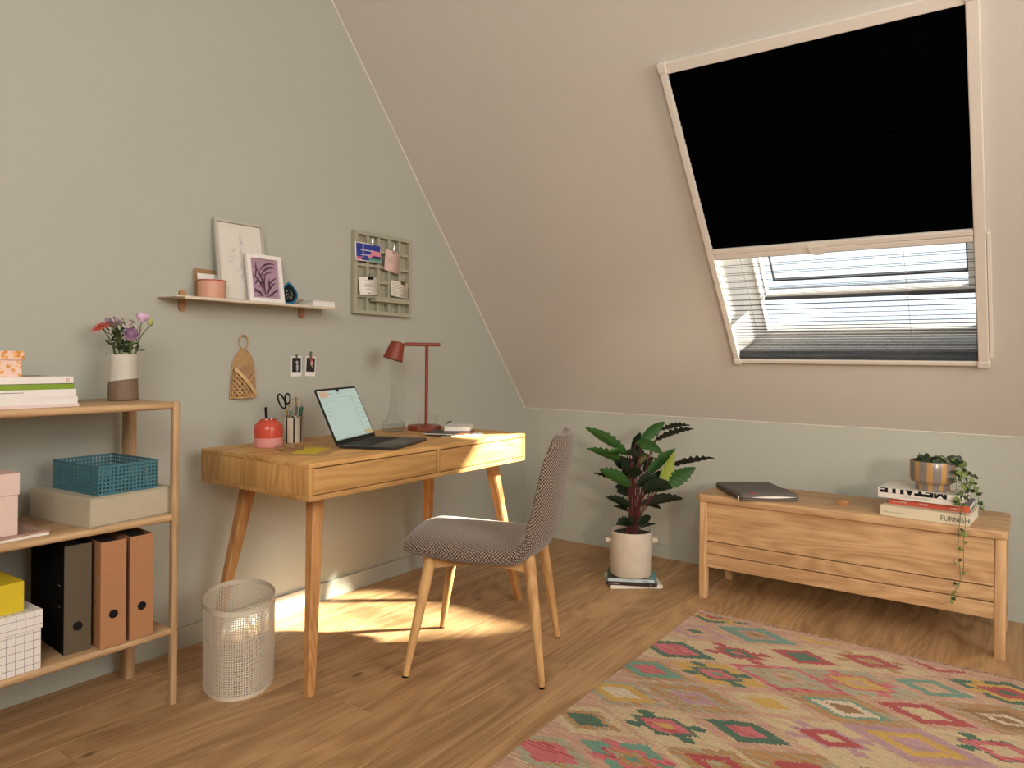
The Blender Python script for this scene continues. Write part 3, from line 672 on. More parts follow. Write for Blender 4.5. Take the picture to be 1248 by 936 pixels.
binder('dark brown ring binder with black sides, first of three from left', (-2.737, -.352, Z3), radians(-4.5), bbox, mat('binder_black', (.004, .004, .004), .95, var=0, spec=.1))
binder('rust brown ring binder in the middle of three on the lower board', (-2.657, -.389, Z3), radians(-4), kraft, kraft)
binder('rust brown ring binder at the right end beside the shelf post', (-2.573, -.386, Z3), radians(-2), kraft, kraft)

# ------------------------------------------------------------------ wall shelf and what stands on it
WZ = 1.288
ws = thing('wall_shelf', 'slim cream metal wall shelf on two wooden pegs above the desk', 'shelf', (-1.965, 0, WZ)); wo = ws.location.copy()
cm_ = mat('cream_powder_coat', (0.66, 0.58, 0.47), 0.5, var=0.01)
m = MB(wo)
pts = []
for cx, cy, a in ((-1.625, -.105, 270), (-1.600, -.006, 0), (-2.325, -.006, 90), (-2.300, -.105, 180)):
    r_ = .03 if cy < -.05 else .004
    for k in range(7):
        q = radians(a + 90 * k / 6); pts.append((cx + (r_ * cos(q) if cy < -.05 else .004 * cos(q)), cy + r_ * sin(q)))
m.prism(pts, WZ - .003, WZ); m.build('plate', cm_, ws, smooth=30)
m = MB(wo); m.rbox(-2.30, -1.625, -.1345, -.132, WZ - .009, WZ + .0015, .001); m.build('front_lip', cm_, ws)
for xc in (-2.237, -1.702):
    m = MB(wo); pr = []
    for k in range(17):
        a = pi * k / 16; pr.append((xc + .0120 * cos(a), WZ + .021 + .0120 * sin(a)))
    for k in range(17):
        a = pi + pi * k / 16; pr.append((xc + .0120 * cos(a), WZ - .036 + .0120 * sin(a)))
    m.T = Matrix(((1, 0, 0, 0), (0, 0, -1, 0), (0, 1, 0, 0), (0, 0, 0, 1))); m.prism(pr, 0.0, .013); m.build('peg', wood('peg_oak', (.36, .19, .09), (.52, .30, .15), 2), ws, smooth=40)

def leaning(name, label, cat, x, y, z, wd, ht, lean, yaw=0.0):
    t = thing(name, label, cat, (x, y, z)); t.rotation_euler = (-lean, 0, yaw); return t   # local x right, z up, front = -y
def pic_frame(t, wd, ht, bw, dp, fm, mtm, bevel=.0008):
    for a in ((-wd / 2, -wd / 2 + bw, 0, ht), (wd / 2 - bw, wd / 2, 0, ht), (-wd / 2 + bw, wd / 2 - bw, 0, bw), (-wd / 2 + bw, wd / 2 - bw, ht - bw, ht)):
        m = MB(); m.rbox(a[0], a[1], -dp, 0, a[2], a[3], bevel, 1); m.build('frame_bar', fm, t, smooth=0)
    m = MB(); m.box(-wd / 2 + bw, wd / 2 - bw, -.004, -.001, bw, ht - bw); m.build('print_sheet', mtm, t, smooth=0)
fgrey = mat('pale_wood_frame', (0.48, 0.45, 0.40), 0.5, var=0.04); fwhite = mat('white_wood_frame', (0.80, 0.76, 0.74), 0.45, var=0.01); artp = mat('art_paper', (0.70, 0.66, 0.60), 0.7, var=0.01)
lean = radians(8.5)
t = leaning('picture_frame', 'tall pale frame with a faint line drawing leaning on the wall shelf', 'picture', -2.018, -.060, WZ, .215, .315, lean)
pic_frame(t, .212, .316, .009, .014, fgrey, artp)
# abstract faint pencil scribble
R = random.Random(8); m = MB(); lp = mat('pencil_line', (0.30, 0.30, 0.40), 0.8, var=0)
def stroke(m, P, wdt, y):
    for a, b in zip(P[:-1], P[1:]):
        a = Vector((a[0], 0, a[1])); b = Vector((b[0], 0, b[1])); d = (b - a)
        if d.length < 1e-6: continue
        nn = Vector((d.z, 0, -d.x)).normalized() * wdt / 2; o = Vector((0, y, 0))
        m.add([a + nn + o, b + nn + o, b - nn + o, a - nn + o], [(0, 1, 2, 3)])
for k in range(15):
    z0 = .085 + k * .0125; P = [(.004 + R.uniform(-.010, .010), z0 + R.uniform(-.008, .012)) for _ in range(7)]
    stroke(m, [(p.x, p.y) for p in crom([(a, b, 0) for a, b in P], 4)], .0006, -.0044)
for cx, cz in ((-.032, .17), (-.045, .15), (-.035, .20), (.048, .205), (-.02, .12), (-.055, .165)):
    P = [(cx + R.uniform(-.014, .014), cz + R.uniform(-.014, .014), 0) for _ in range(6)]; stroke(m, [(p.x, p.y) for p in crom(P, 4)], .0006, -.0044)
m.build('pencil_drawing', lp, t, smooth=0, fixn=False)
t = leaning('picture_frame', 'small white frame with dark plum leaf print on the wall shelf', 'picture', -1.937, -.090, WZ, .158, .192, radians(9.5))
pic_frame(t, .158, .192, .017, .014, fwhite, mat('mauve_print', (0.37, 0.24, 0.33), 0.7, var=0.05))
m = MB(); plum = mat('plum_ink', (0.065, 0.022, 0.040), 0.7, var=0); R = random.Random(4)
def blade(m, x0, z0, x1, z1, wd, bend, y):
    a = Vector((x0, 0, z0)); b = Vector((x1, 0, z1)); d = b - a; nn = Vector((d.z, 0, -d.x)).normalized(); L_, R_ = [], []
    for k in range(9):
        q = k / 8; p = a + d * q + nn * bend * sin(pi * q); hw = wd / 2 * sin(pi * min(1, q * .92 + .04)) ** .8
        L_.append(p + nn * hw + Vector((0, y, 0))); R_.append(p - nn * hw + Vector((0, y, 0)))
    vs_ = L_ + R_; m.add(vs_, [(k, k + 1, 9 + k + 1, 9 + k) for k in range(8)])
for q in [(-.005, .035, -.045, .15, .008, .012), (0, .03, .005, .115, .009, -.008), (.004, .03, .048, .085, .009, -.006), (-.01, .04, -.055, .115, .008, .010), (-.008, .03, -.055, .06, .008, -.004), (.01, .03, .055, .06, .007, .004),
          (-.02, .10, .052, .145, .008, -.016), (-.022, .125, .052, .160, .008, -.014), (-.01, .105, .05, .130, .006, -.006), (.012, .06, .056, .105, .007, -.007), (-.045, .095, -.036, .165, .006, .004), (-.028, .06, -.012, .105, .007, .006),
          (.02, .055, .022, .10, .007, -.004), (-.05, .07, -.03, .105, .006, .004), (-.04, .028, .0, .034, .004, .003), (.0, .022, .04, .03, .004, -.003), (.03, .045, .058, .055, .005, .003), (-.058, .04, -.02, .042, .005, -.003)]:
    blade(m, *q, -.0044)
m.build('leaf_print', plum, t, smooth=0, fixn=False)
t = thing('storage_tin', 'salmon pink round tin with a red rim on the wall shelf', 'pot', (-2.160, -.072, WZ)); sal = mat('salmon_lacquer', (0.60, 0.31, 0.21), 0.45, var=0.02)
m = MB(); m.lathe([(.046, 0), (.0490, .002), (.0490, .066), (.0465, .066), (.0465, .004)], 48); m.build('body', sal, t)
m = MB(); m.lathe([(.0490, .0655), (.0512, .066), (.0512, .0700), (.0470, .0703), (.0467, .066)], 48, caps=False); m.build('rim', mat('red_rim', (0.45, 0.05, 0.05), 0.4, var=0), t)
t = leaning('kraft_envelope', 'brown card leaning behind the salmon tin on the wall shelf', 'card', -2.150, -.020, WZ, .08, .11, radians(4))
m = MB(); m.box(-.046, .038, -.0015, 0, 0, .116); m.build('envelope_sheet', mat('kraft_paper', (0.33, 0.19, 0.09), 0.8, var=.05), t, smooth=0)
t = leaning('note_card', 'white card leaning between the brown card and salmon tin', 'card', -2.146, -.030, WZ, .08, .1, radians(4))
m = MB(); m.box(-.044, .038, -.0015, 0, 0, .098); m.build('card_sheet', paper, t, smooth=0)
# blue agate: drop shaped slice of stone, dark crystal centre
t = thing('agate_vase', 'blue drop shaped ornament with black speckled centre on the wall shelf', 'ornament', (-1.822, -.078, WZ), radians(-36))
def drop(sc, y, zc=.040):
    out = []
    for k in range(36):
        a = 2 * pi * k / 36; r_ = 1.0; x = sin(a) * (.036) * (1 - .0 * cos(a)); zz = -cos(a)
        if zz > 0: x *= (1 - .55 * zz ** 1.6)
        out.append((x * sc, y, zc + (zz * .040 if zz < 0 else zz * .055) * sc))
    return out
bl_ = mat('blue_glaze', (0.018, 0.17, 0.32), 0.25, var=0.35, vscale=40)
m = MB(); m.loft([drop(.75, .024), drop(.95, .018), drop(1.0, 0), drop(.97, -.014), drop(.86, -.020), drop(.78, -.0185), drop(.74, -.012)]); m.build('shell', bl_, t, smooth=70)
m = MB(); m.loft([drop(.80, -.013, .042), drop(.78, -.0200, .042), drop(.6, -.0215, .043)]); m.build('dark_centre', mat('navy_crystal', (0.004, 0.006, 0.010), 0.7, spec=.15, var=0.3, vscale=200), t, smooth=70)
m = MB(); R = random.Random(2)
for k in range(34):
    a = R.uniform(0, 6.28); q = R.uniform(0, 1) ** .5; px, pz = .014 * q * cos(a), .038 + .022 * q * sin(a)
    s_ = R.uniform(.0006, .0013); m.box(px - s_, px + s_, -.0222, -.0212, pz - s_, pz + s_)
tag(m.build('speckles', mat('pale_speck', (.35, .38, .36), .5, var=0), t, smooth=0), kind='stuff')
t = thing('white_box', 'flat white box at the right end of the wall shelf', 'box', (-1.672, -.070, WZ), radians(0))
m = MB(); m.rbox(-.058, .058, -.045, .045, 0, .019, .001); m.build('body', fwhite, t, smooth=0); m = MB(); m.rbox(-.059, .059, -.046, .046, .0195, .024, .001); m.build('lid', fwhite, t, smooth=0)

# ------------------------------------------------------------------ peg board
px0, px1, pz0, pz1, pd = -1.424, -1.052, 1.277, 1.662, .030
pb = thing('pegboard', 'square sage green grid board with notes on the wall', 'pegboard', ((px0 + px1) / 2, 0, pz0)); po = pb.location.copy()
pgm = mat('pegboard_green', (0.37, 0.36, 0.27), 0.65, var=0.02)
m = MB(po); m.box(px0 + .004, px1 - .004, -.003, -.0005, pz0 + .004, pz1 - .004); m.build('back_panel', pgm, pb, smooth=0)
bw = .018; bar = .0135; cwid = (px1 - px0 - 2 * bw - 4 * bar) / 5; chei = (pz1 - pz0 - 2 * bw - 4 * bar) / 5
for a in ((px0, px0 + bw, pz0, pz1), (px1 - bw, px1, pz0, pz1), (px0 + bw, px1 - bw, pz0, pz0 + bw), (px0 + bw, px1 - bw, pz1 - bw, pz1)):
    m = MB(po); m.rbox(a[0], a[1], -pd, -.0005, a[2], a[3], .001, 1); m.build('frame_bar', pgm, pb, smooth=0)
for k in range(1, 5):
    xx = px0 + bw + k * cwid + (k - 1) * bar; m = MB(po); m.rbox(xx, xx + bar, -pd + .002, -.005, pz0 + bw, pz1 - bw, .0008, 1); m.build('grid_bar', pgm, pb, smooth=0)
    zz = pz0 + bw + k * chei + (k - 1) * bar; m = MB(po); m.rbox(px0 + bw, px1 - bw, -pd + .0024, -.005, zz, zz + bar, .0008, 1); m.build('grid_bar', pgm, pb, smooth=0)
m = MB(po); m.rbox(-1.316, -1.092, -.055, -.020, 1.338, 1.342, .001, 1); m.rbox(-1.316, -1.092, -.057, -.0545, 1.338, 1.358, .001, 1); m.rbox(-1.318, -1.315, -.057, -.020, 1.338, 1.358, .001, 1); m.rbox(-1.093, -1.090, -.057, -.020, 1.338, 1.358, .001, 1); m.build('small_ledge', pgm, pb, smooth=0)
def note(name, label, cat, x, z, wd, ht, rot, mt, y=-.0335, lift=.006, group=None):
    t = thing(name, label, cat, (x, y, z)); t.rotation_euler = (0, rot, 0)
    if group: t['group'] = group
    m = MB(); n = 8; rows = []
    for k in range(n + 1): q = k / n; rows.append([(-wd / 2, -lift * (1 - q) ** 2, -ht * (1 - q)), (wd / 2, -lift * .6 * (1 - q) ** 2, -ht * (1 - q))])
    v = [p for r_ in rows for p in r_]; m.add(v, [(2 * k, 2 * k + 1, 2 * k + 3, 2 * k + 2) for k in range(n)])
    o = m.build('sheet', mt, t, smooth=60); sd = o.modifiers.new('thickness', 'SOLIDIFY'); sd.thickness = .0005; sd.offset = -1
    return t
pinkp = mat('pink_paper', (0.66, 0.47, 0.42), 0.8, var=0.01); creamp = mat('cream_paper', (0.72, 0.67, 0.57), 0.8, var=0.01); greyink = mat('grey_ink', (0.20, 0.18, 0.17), .8, var=0)
def fold_y(zl, ht, lift): return -lift * (zl / -ht) ** 2
def lines(t, wd, ht, rows, lift=.006, mt=None):
    m = MB()
    for zl, a, b, th in rows:
        yy = fold_y(zl, ht, lift) - .0012; m.box(a, b, yy - .0002, yy, zl - th, zl)
    m.build('writing', mt or greyink, t, smooth=0)
def clip(t, x, mt, w=.022, h=.020, handles=True):
    c = MB(); c.rbox(x - w / 2, x + w / 2, -.006, .004, -.011, .004, .001, 1); o = c.build('clip', mt, t)
    if handles:
        c = MB(); c.tube([(x - w * .3, -.004, .003), (x - w * .22, -.006, h), (x + w * .22, -.006, h), (x + w * .3, -.004, .003)], .0011, 6); c.build('clip_handle', mt, o)
# photo: white border, blue sky, pink house shapes (abstract)
t = note('photo_print', 'blue and pink square photo print clipped to the grid board', 'photo', -1.349, 1.606, .160, .085, radians(-.5), fwhite)
m = MB()
def patch(m, x0, x1, z0, z1, mi, d=.0014): m.box(x0, x1, fold_y((z0 + z1) / 2, .085, .006) - d - .0002, fold_y((z0 + z1) / 2, .085, .006) - d, z0, z1, mi)
for k in range(6): patch(m, -.075, .075, -.0805 + k * .0128, -.0805 + (k + 1) * .0128, 0)
m.add([(.012, -.0045, -.062), (.075, -.0045, -.058), (.075, -.0045, -.034), (.018, -.0045, -.030)], [(0, 1, 2, 3)], 1)
m.add([(-.010, -.0050, -.072), (.018, -.0050, -.072), (.026, -.0050, -.045), (.006, -.0050, -.048)], [(0, 1, 2, 3)], 1)
for a, b, c_, d_ in ((-.038, -.032, -.078, -.008), (-.05, .02, -.036, -.032), (-.05, .005, -.058, -.054)): m.box(a, b, -.0052, -.0046, c_, d_, 2)
m.box(-.075, -.045, -.0062, -.0056, -.080, -.066, 3); m.box(.0, .075, -.0068, -.0062, -.080, -.070, 4); m.box(.02, .07, -.0064, -.0058, -.071, -.060, 5)
m.build('image', [mat('print_blue', (.02, .04, .30), .4, var=.05), mat('print_pink', (.70, .25, .33), .4, var=.05), mat('print_lilac', (.62, .58, .75), .4, var=0), mat('print_rose', (.62, .16, .25), .4, var=0), mat('print_teal', (.10, .35, .30), .4, var=0), mat('print_dark', (.08, .02, .03), .4, var=0)], t, smooth=0, fixn=False)
clip(t, .024, steel, .012, .026)
t = note('memo_sheet', 'pink paper note hanging tilted on the right of the grid board', 'note', -1.186, 1.590, .098, .104, radians(8), pinkp)
lines(t, .1, .11, [(-.030, -.008, .012, .004), (-.045, -.03, .002, .0018), (-.052, -.03, .0, .0018), (-.06, -.03, .004, .0018)]); clip(t, .0, steel, .010, .026)
t = note('memo_sheet', 'white paper note with black clip low on the left of the grid board', 'note', -1.350, 1.449, .112, .084, radians(-4), paper)
lines(t, .11, .084, [(-.012, -.024, .012, .0018), (-.030, -.02, .02, .0018), (-.036, -.024, .024, .0018), (-.042, -.02, .02, .0018), (-.054, -.02, .016, .0018), (-.072, -.004, .008, .004)]); clip(t, .018, black, .030, .016)
t = note('memo_sheet', 'cream handwritten note with bronze clip low on the right of the grid board', 'note', -1.139, 1.446, .117, .076, radians(4), creamp)
R = random.Random(6); rows_ = []
for k in range(8):
    x = -.050
    while x < .046: L_ = R.uniform(.006, .018); rows_.append((-.010 - k * .0078 + R.uniform(-.0008, .0008), x, min(x + L_, .05), .0017)); x += L_ + .004
lines(t, .117, .076, rows_, mt=mat('brown_ink', (.16, .12, .11), .8, var=0)); clip(t, .022, mat('bronze', (.16, .10, .06), .35, metal=.8, var=0), .026, .016)

# ------------------------------------------------------------------ woven wall pocket and instant photos
rattan = mat('rattan', (0.52, 0.32, 0.14), 0.6, var=0.2, vscale=60)
pk = thing('wall_pocket', 'woven rattan wall pocket hanging from a nail left of the photos', 'wall pocket', (-1.982, -.002, .912))
def half_w(z):   # outline half width, z from the bottom edge
    P = [(0, .058), (.10, .050), (.135, .046), (.165, .036), (.185, .018), (.196, .006)]
    for (a, wa), (b, wb) in zip(P[:-1], P[1:]):
        if z <= b: return wa + (wb - wa) * (z - a) / (b - a)
    return .005
def strips(m, ang, pitch, wd, y0, bulge, zmax, test=None, n=22):
    d = Vector((cos(ang), 0, sin(ang))); nn = Vector((-sin(ang), 0, cos(ang)))
    for k in range(-24, 25):
        o = Vector((0, 0, .09)) + nn * (k * pitch); run = []
        for i in range(-60, 61):
            p = o + d * (i * .004); ok = 0 <= p.z <= zmax and abs(p.x) <= half_w(p.z) - .001 and (test is None or test(p))
            if ok: run.append(p)
            if (not ok or i == 60) and run:
                if len(run) > 1:
                    vs_ = []
                    for q in run:
                        yy = y0 - bulge * max(0, 1 - (q.x / max(.01, half_w(q.z))) ** 2); vs_ += [q + nn * wd / 2 + Vector((0, yy, 0)), q - nn * wd / 2 + Vector((0, yy, 0))]
                    m.add(vs_, [(2 * j, 2 * j + 1, 2 * j + 3, 2 * j + 2) for j in range(len(run) - 1)])
                run = []
for nm, y0, bul, zm, tst in (('back_weave', -.004, .001, .196, None), ('front_weave', -.010, .018, .125, lambda p: p.z < .068 + abs(p.x - .004) * 1.25)):
    m = MB(); pp_ = .0140 if nm == 'front_weave' else .0085; strips(m, radians(52), pp_, .0050, y0, bul, zm, tst); strips(m, radians(-52), pp_, .0050, y0 - .0008, bul, zm, tst)
    o = m.build(nm, rattan, pk, smooth=0, fixn=False); sd = o.modifiers.new('thickness', 'SOLIDIFY'); sd.thickness = .0009; tag(o, kind='stuff')
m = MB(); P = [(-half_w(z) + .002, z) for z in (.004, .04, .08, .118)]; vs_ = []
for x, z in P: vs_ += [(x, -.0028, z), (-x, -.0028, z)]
m.add(vs_, [(2 * j, 2 * j + 1, 2 * j + 3, 2 * j + 2) for j in range(3)]); o = m.build('shade_panel', mat('pocket_shade', (.085, .045, .018), .8, var=.2), pk, smooth=0, fixn=False)  # added dark sheet, its colour stands for the shade inside the pocket
m = MB()
for sx in (-1, 1):   # the two broad crossing bands of the pocket
    q = []
    for k in range(12):
        x = sx * (-.048 + .095 * k / 11); z = .118 - .104 * k / 11
        if sx < 0: z = .112 - .100 * k / 11
        yy = -.0165 - .019 * max(0, 1 - (x / .06) ** 2); q.append((x, yy - (.001 if sx > 0 else 0), z))
    vs_ = []
    for p in q: vs_ += [(p[0] + .005, p[1], p[2] + .0045), (p[0] - .005, p[1], p[2] - .0045)]
    m.add(vs_, [(2 * j, 2 * j + 1, 2 * j + 3, 2 * j + 2) for j in range(11)])
o = m.build('cross_band', mat('pale_rattan', (.62, .41, .20), .6, var=.1, vscale=60), pk, smooth=0, fixn=False); sd = o.modifiers.new('thickness', 'SOLIDIFY'); sd.thickness = .0012
m = MB(); m.tube([(-.058, -.006, .002), (-.02, -.026, .002), (.02, -.026, .002), (.058, -.006, .002)], .003, 6); m.tube([(-.058, -.005, .002), (-.05, -.006, .1), (-.046, -.006, .135), (-.036, -.006, .165), (-.018, -.006, .186), (-.005, -.006, .198)], .0022, 6); m.tube([(.058, -.005, .002), (.05, -.006, .1), (.046, -.006, .135), (.036, -.006, .165), (.018, -.006, .186), (.005, -.006, .198)], .0022, 6); m.build('edge_binding', rattan, pk)
m = MB(); m.tube(crom([(-.004, -.005, .190), (-.018, -.006, .212), (-.017, -.006, .236), (0, -.006, .250), (.017, -.006, .236), (.018, -.006, .212), (.004, -.005, .190)], 5), .0024, 8); m.build('hanging_loop', rattan, pk)
t = thing('nail', 'small nail holding up the woven wall pocket', 'nail', (-1.982, 0, 1.158)); m = MB(); m.T = frame3((0, 0, 0), (1, 0, 0), (0, 0, 1)); m.lathe([(.0018, 0), (.0018, .012), (.004, .012), (.004, .0135)], 12); m.build('nail_body', mat('dark_steel', (.12, .11, .10), .4, metal=.8, var=0), t)
t = thing('kraft_envelope', 'brown kraft envelope tucked into the woven wall pocket', 'envelope', (-1.982, -.0155, .980)); m = MB(); m.box(-.038, .042, -.0012, .0012, -.02, .055)
o = m.build('envelope_sheet', mat('kraft_light', (0.42, 0.24, 0.14), .8, var=.03), t, smooth=0); m = MB(); m.add([(-.038, -.0016, .055), (.042, -.0016, .055), (.003, -.0020, .022)], [(0, 1, 2)]); m.build('flap', mat('kraft_flap', (.37, .205, .115), .8, var=.03), t, smooth=0, fixn=False)
for i, (lab, x, z, tape, rot) in enumerate((('instant photo of a pale shape on black, left of the two taped on the wall', -1.722, 1.0355, (.0, .051, .010, .016), 0.0), ('instant photo with a red patch, right of the two taped on the wall', -1.648, 1.0355, (-.002, .064, .012, .034), radians(3)))):
    t = thing('instant_photo', lab, 'photo', (x, -.0012, z), 0, None); t.rotation_euler = (0, rot, 0); t['group'] = 'instant photos taped to the wall'
    m = MB(); m.box(-.0265, .0265, -.0008, 0, -.0425, .0425); m.build('card', fwhite, t, smooth=0)
    m = MB(); m.box(-.0225, .0225, -.0012, -.0008, -.024, .037); m.build('image', mat('photo_black', (.010, .008, .009), .3, var=0), t, smooth=0)
    m = MB()
    if i == 0:
        for k, (cx, cz, rx, rz_) in enumerate(((.002, .018, .007, .006), (.004, -.004, .006, .018))): m.T = frame3((cx, -.0012, cz), (1, 0, 0), (0, 0, 1)); m.lathe([(1, 0), (.01, .0003 + k * .0001)], 20, sx=rx, sy=rz_)
        m.build('pale_shape', mat('photo_grey', (.42, .40, .43), .4, var=.3, vscale=200), t, smooth=0)
    else:
        m.T = frame3((.004, -.0012, .030), (1, 0, 0), (0, 0, 1)); m.lathe([(1, 0), (.01, .0003)], 20, sx=.011, sy=.009); m.build('red_patch', mat('photo_red', (.40, .03, .03), .4, var=.1), t, smooth=0)
        m = MB(); m.T = frame3((.006, -.0013, .013), (1, 0, 0), (0, 0, 1)); m.lathe([(1, 0), (.01, .0003)], 20, sx=.008, sy=.011); m.T = frame3((.010, -.0013, -.004), (1, 0, 0), (0, 0, 1)); m.lathe([(1, 0), (.01, .0003)], 14, sx=.004, sy=.004); m.build('light_patch', mat('photo_pink', (.55, .33, .28), .4, var=.1), t, smooth=0)
    m = MB(); a, b, wd, ht = tape; m.box(a - wd / 2, a + wd / 2, -.0018, -.0010, b - ht, b); m.build('tape', mat('olive_tape', (.12, .115, .065), .5, var=.25, vscale=150), t, smooth=0)

# ------------------------------------------------------------------ on the desk
DZ = .745
t = thing('pencil_jar', 'round jar with coral top and pink base beside the striped cup', 'jar', (-2.046, -.262, DZ))
m = MB(); m.lathe([(.0475, 0), (.0505, .003), (.0510, .010), (.0515, .036)], 48); m.build('base', mat('pink_glaze', (0.66, 0.28, 0.26), 0.3, var=0.02), t, smooth=60)
m = MB(); m.lathe([(.0515, .036), (.0512, .068), (.0480, .084), (.036, .094), (.031, .096), (.031, .101), (.0275, .101), (.0275, .05)], 48, caps=False); m.build('upper_body', mat('coral_glaze', (0.55, 0.075, 0.045), 0.22, var=0.02), t, smooth=60)
def pen(label, base, tip, r, cols, cat='pen', name='pen', group=None):
    b = Vector(base); e = Vector(tip); t = thing(name, label, cat, b); d = e - b; L_ = d.length; q = d.to_track_quat('Z', 'Y').to_matrix().to_4x4()
    if group: t['group'] = group
    z0 = 0
    for nm, fr, c_, rr in cols:
        m = MB(); m.T = q; m.lathe([(r * rr * .9, z0 * L_), (r * rr, z0 * L_ + .002), (r * rr, (z0 + fr) * L_ - .002), (r * rr * .85, (z0 + fr) * L_)], 12); m.build(nm, c_, t); z0 += fr
    return t
gold = mat('brass', (0.60, 0.36, 0.11), 0.3, metal=.85, var=0); wpl = mat('white_plastic', (.7, .66, .6), .4, var=0); gplas = mat('green_plastic', (.03, .12, .045), .4, var=0); tealp = mat('grey_teal_plastic', (.12, .15, .14), .4, var=0); redp = mat('red_plastic', (.42, .03, .02), .4, var=0)
J = Vector((-2.046, -.262, DZ))
pen('black capped white marker standing in the coral jar', J + VR * -.002 + Vector((0, 0, .012)), J + VR * -.010 + Vector((0, 0, .146)), .0048, (('barrel', .68, wpl, 1), ('cap', .32, black, 1.1)))
pen('short brass pencil standing in the coral jar', J + VR * .006 + VF * .004 + Vector((0, 0, .012)), J + VR * .009 + VF * .008 + Vector((0, 0, .108)), .0035, (('barrel', .8, gold, 1), ('end', .2, wpl, .9)))
CU = Vector((-1.893, -.206, DZ))
t = thing('striped_cup', 'black and cream vertically striped pen cup near the back of the desk', 'cup', CU)
cs = [(mat('stripe_black', (.014, .012, .011), .35, var=0)), mat('stripe_cream', (.58, .50, .38), .4, var=.05)]
m = MB(); NS = 16; prof = [(.0375, 0), (.0375, .001), (.0385, .098), (.0360, .098), (.0350, .004)]
for k in range(NS):
    a0, a1 = 2 * pi * k / NS + .12, 2 * pi * (k + (.5 if k % 2 == 0 else 1)) / NS + .12
    if k % 2: a0 = 2 * pi * (k - .5) / NS + .12
    sub = 5; ring = []
    for r_, z_ in prof: ring.append([(r_ * cos(a0 + (a1 - a0) * i / sub), r_ * sin(a0 + (a1 - a0) * i / sub), z_) for i in range(sub + 1)])
    m.loft(ring, False, k % 2, closed=False)
m.build('body', cs, t, smooth=60)
m = MB(); m.lathe([(.0365, .002), (.0365, .004)], 30); m.build('bottom', cs[0], t)
def cp(a, z, d=0.0): return CU + VR * a + VF * d + Vector((0, 0, z))
def scissors(label, ring_pts, blade, mt, bm_, r=.0035):
    t = thing('scissors', label, 'scissors', CU + Vector((0, 0, .01)))
    o = CU + Vector((0, 0, .01))
    for P in ring_pts:
        m = MB(o); m.tube(crom(P, 5), r, 8); m.build('handle', mt, t)
    for a, b, wd in blade:
        m = MB(o); m.tube([a, (a + b) / 2, b], [wd, wd * 1.1, wd * .25], 6, flat=.35); m.build('blade', bm_, t)
def ringpts(c, a, b, rot, n=9, gap=None):
    P = []
    for k in range(n + 1):
        q = 2 * pi * k / n; u, v = a * cos(q), b * sin(q); P.append(c + VR * (u * cos(rot) - v * sin(rot)) + Vector((0, 0, u * sin(rot) + v * cos(rot))))
    return P
scissors('black handled scissors standing in the striped cup', [ringpts(cp(-.047, .158, .004), .030, .011, radians(112)), ringpts(cp(-.026, .168, .010), .020, .010, radians(92))],
         [(cp(-.030, .125, .008), cp(.0, .015), .006), (cp(-.020, .140, .010), cp(.008, .015, .006), .005)], black, gold, .0034)
scissors('thin brass wire handled scissors standing in the striped cup', [ringpts(cp(-.002, .148, .012), .014, .020, 0), ringpts(cp(.016, .148, .014), .013, .019, 0)],
         [(cp(.006, .175, .014), cp(.006, .02, .01), .0045), (cp(.009, .128, .014), cp(.002, .02, .012), .004)], gold, gold, .0014)
pen('dark pen with pale tip in the middle of the striped cup', cp(-.004, .01, -.008), cp(-.008, .136, -.012), .0042, (('barrel', .9, tealp, 1), ('cap', .1, wpl, .8)))
pen('grey green pen leaning right in the striped cup', cp(.002, .01, -.006), cp(.018, .140, -.014), .0042, (('barrel', .72, wpl, .9), ('cap', .28, tealp, 1.1)))
pen('green capped marker at the right of the striped cup', cp(.010, .01, -.004), cp(.036, .138, -.010), .0062, (('barrel', .72, wpl, .8), ('cap', .28, gplas, 1.1)))
pen('red pen beside the green marker in the striped cup', cp(.012, .01, .004), cp(.030, .122, .010), .0045, (('barrel', .8, redp, 1), ('cap', .2, redp, 1.1)))
# eyeglasses
t = thing('eyeglasses', 'thin wire rimmed eyeglasses lying on the desk before the striped cup', 'glasses', (-2.055, -.405, DZ), radians(20))
wire = mat('bronze_wire', (.30, .16, .10), .3, metal=.7, var=0)
for sx in (-1, 1):
    P = [(sx * .034 + .024 * cos(2 * pi * k / 20), -.004 * 0, .022 + .020 * sin(2 * pi * k / 20)) for k in range(21)]
    m = MB(); m.T = Matrix.Rotation(radians(-62), 4, 'X'); m.tube(P, .0011, 6); o = m.build('rim', wire, t)
    m = MB(); m.T = Matrix.Rotation(radians(-62), 4, 'X') @ Matrix.Translation((sx * .034, 0, .022)) @ Matrix.Rotation(radians(90), 4, 'X'); m.lathe([(.0235, 0), (.0235, .0006)], 24, sy=.83); m.build('lens', glass('lens_glass'), o)
    m = MB(); m.tube([(sx * .058, .018, .012), (sx * .050, -.02, .006), (-sx * .02, -.045 - .006 * sx, .0025)], .0012, 6); m.build('temple', wire, t)
m = MB(); m.T = Matrix.Rotation(radians(-62), 4, 'X'); m.tube([(-.011, 0, .026), (0, 0, .031), (.011, 0, .026)], .0011, 6); m.build('bridge', wire, t)
t = thing('kraft_sheet', 'kraft paper sheet lying near the front left corner of the desk', 'paper', (-2.033, -.500, DZ), radians(32)); m = MB(); m.box(-.105, .105, -.072, .072, 0, .0008); m.build('sheet', mat('kraft_sheet_paper', (.45, .25, .10), .8, var=.04), t, smooth=0)
t = thing('yellow_note', 'yellow paper lying on the kraft sheet on the desk', 'paper', (-2.018, -.470, DZ + .0009), radians(32)); m = MB(); m.box(-.078, .078, -.045, .045, 0, .0006); m.build('sheet', yel, t, smooth=0)

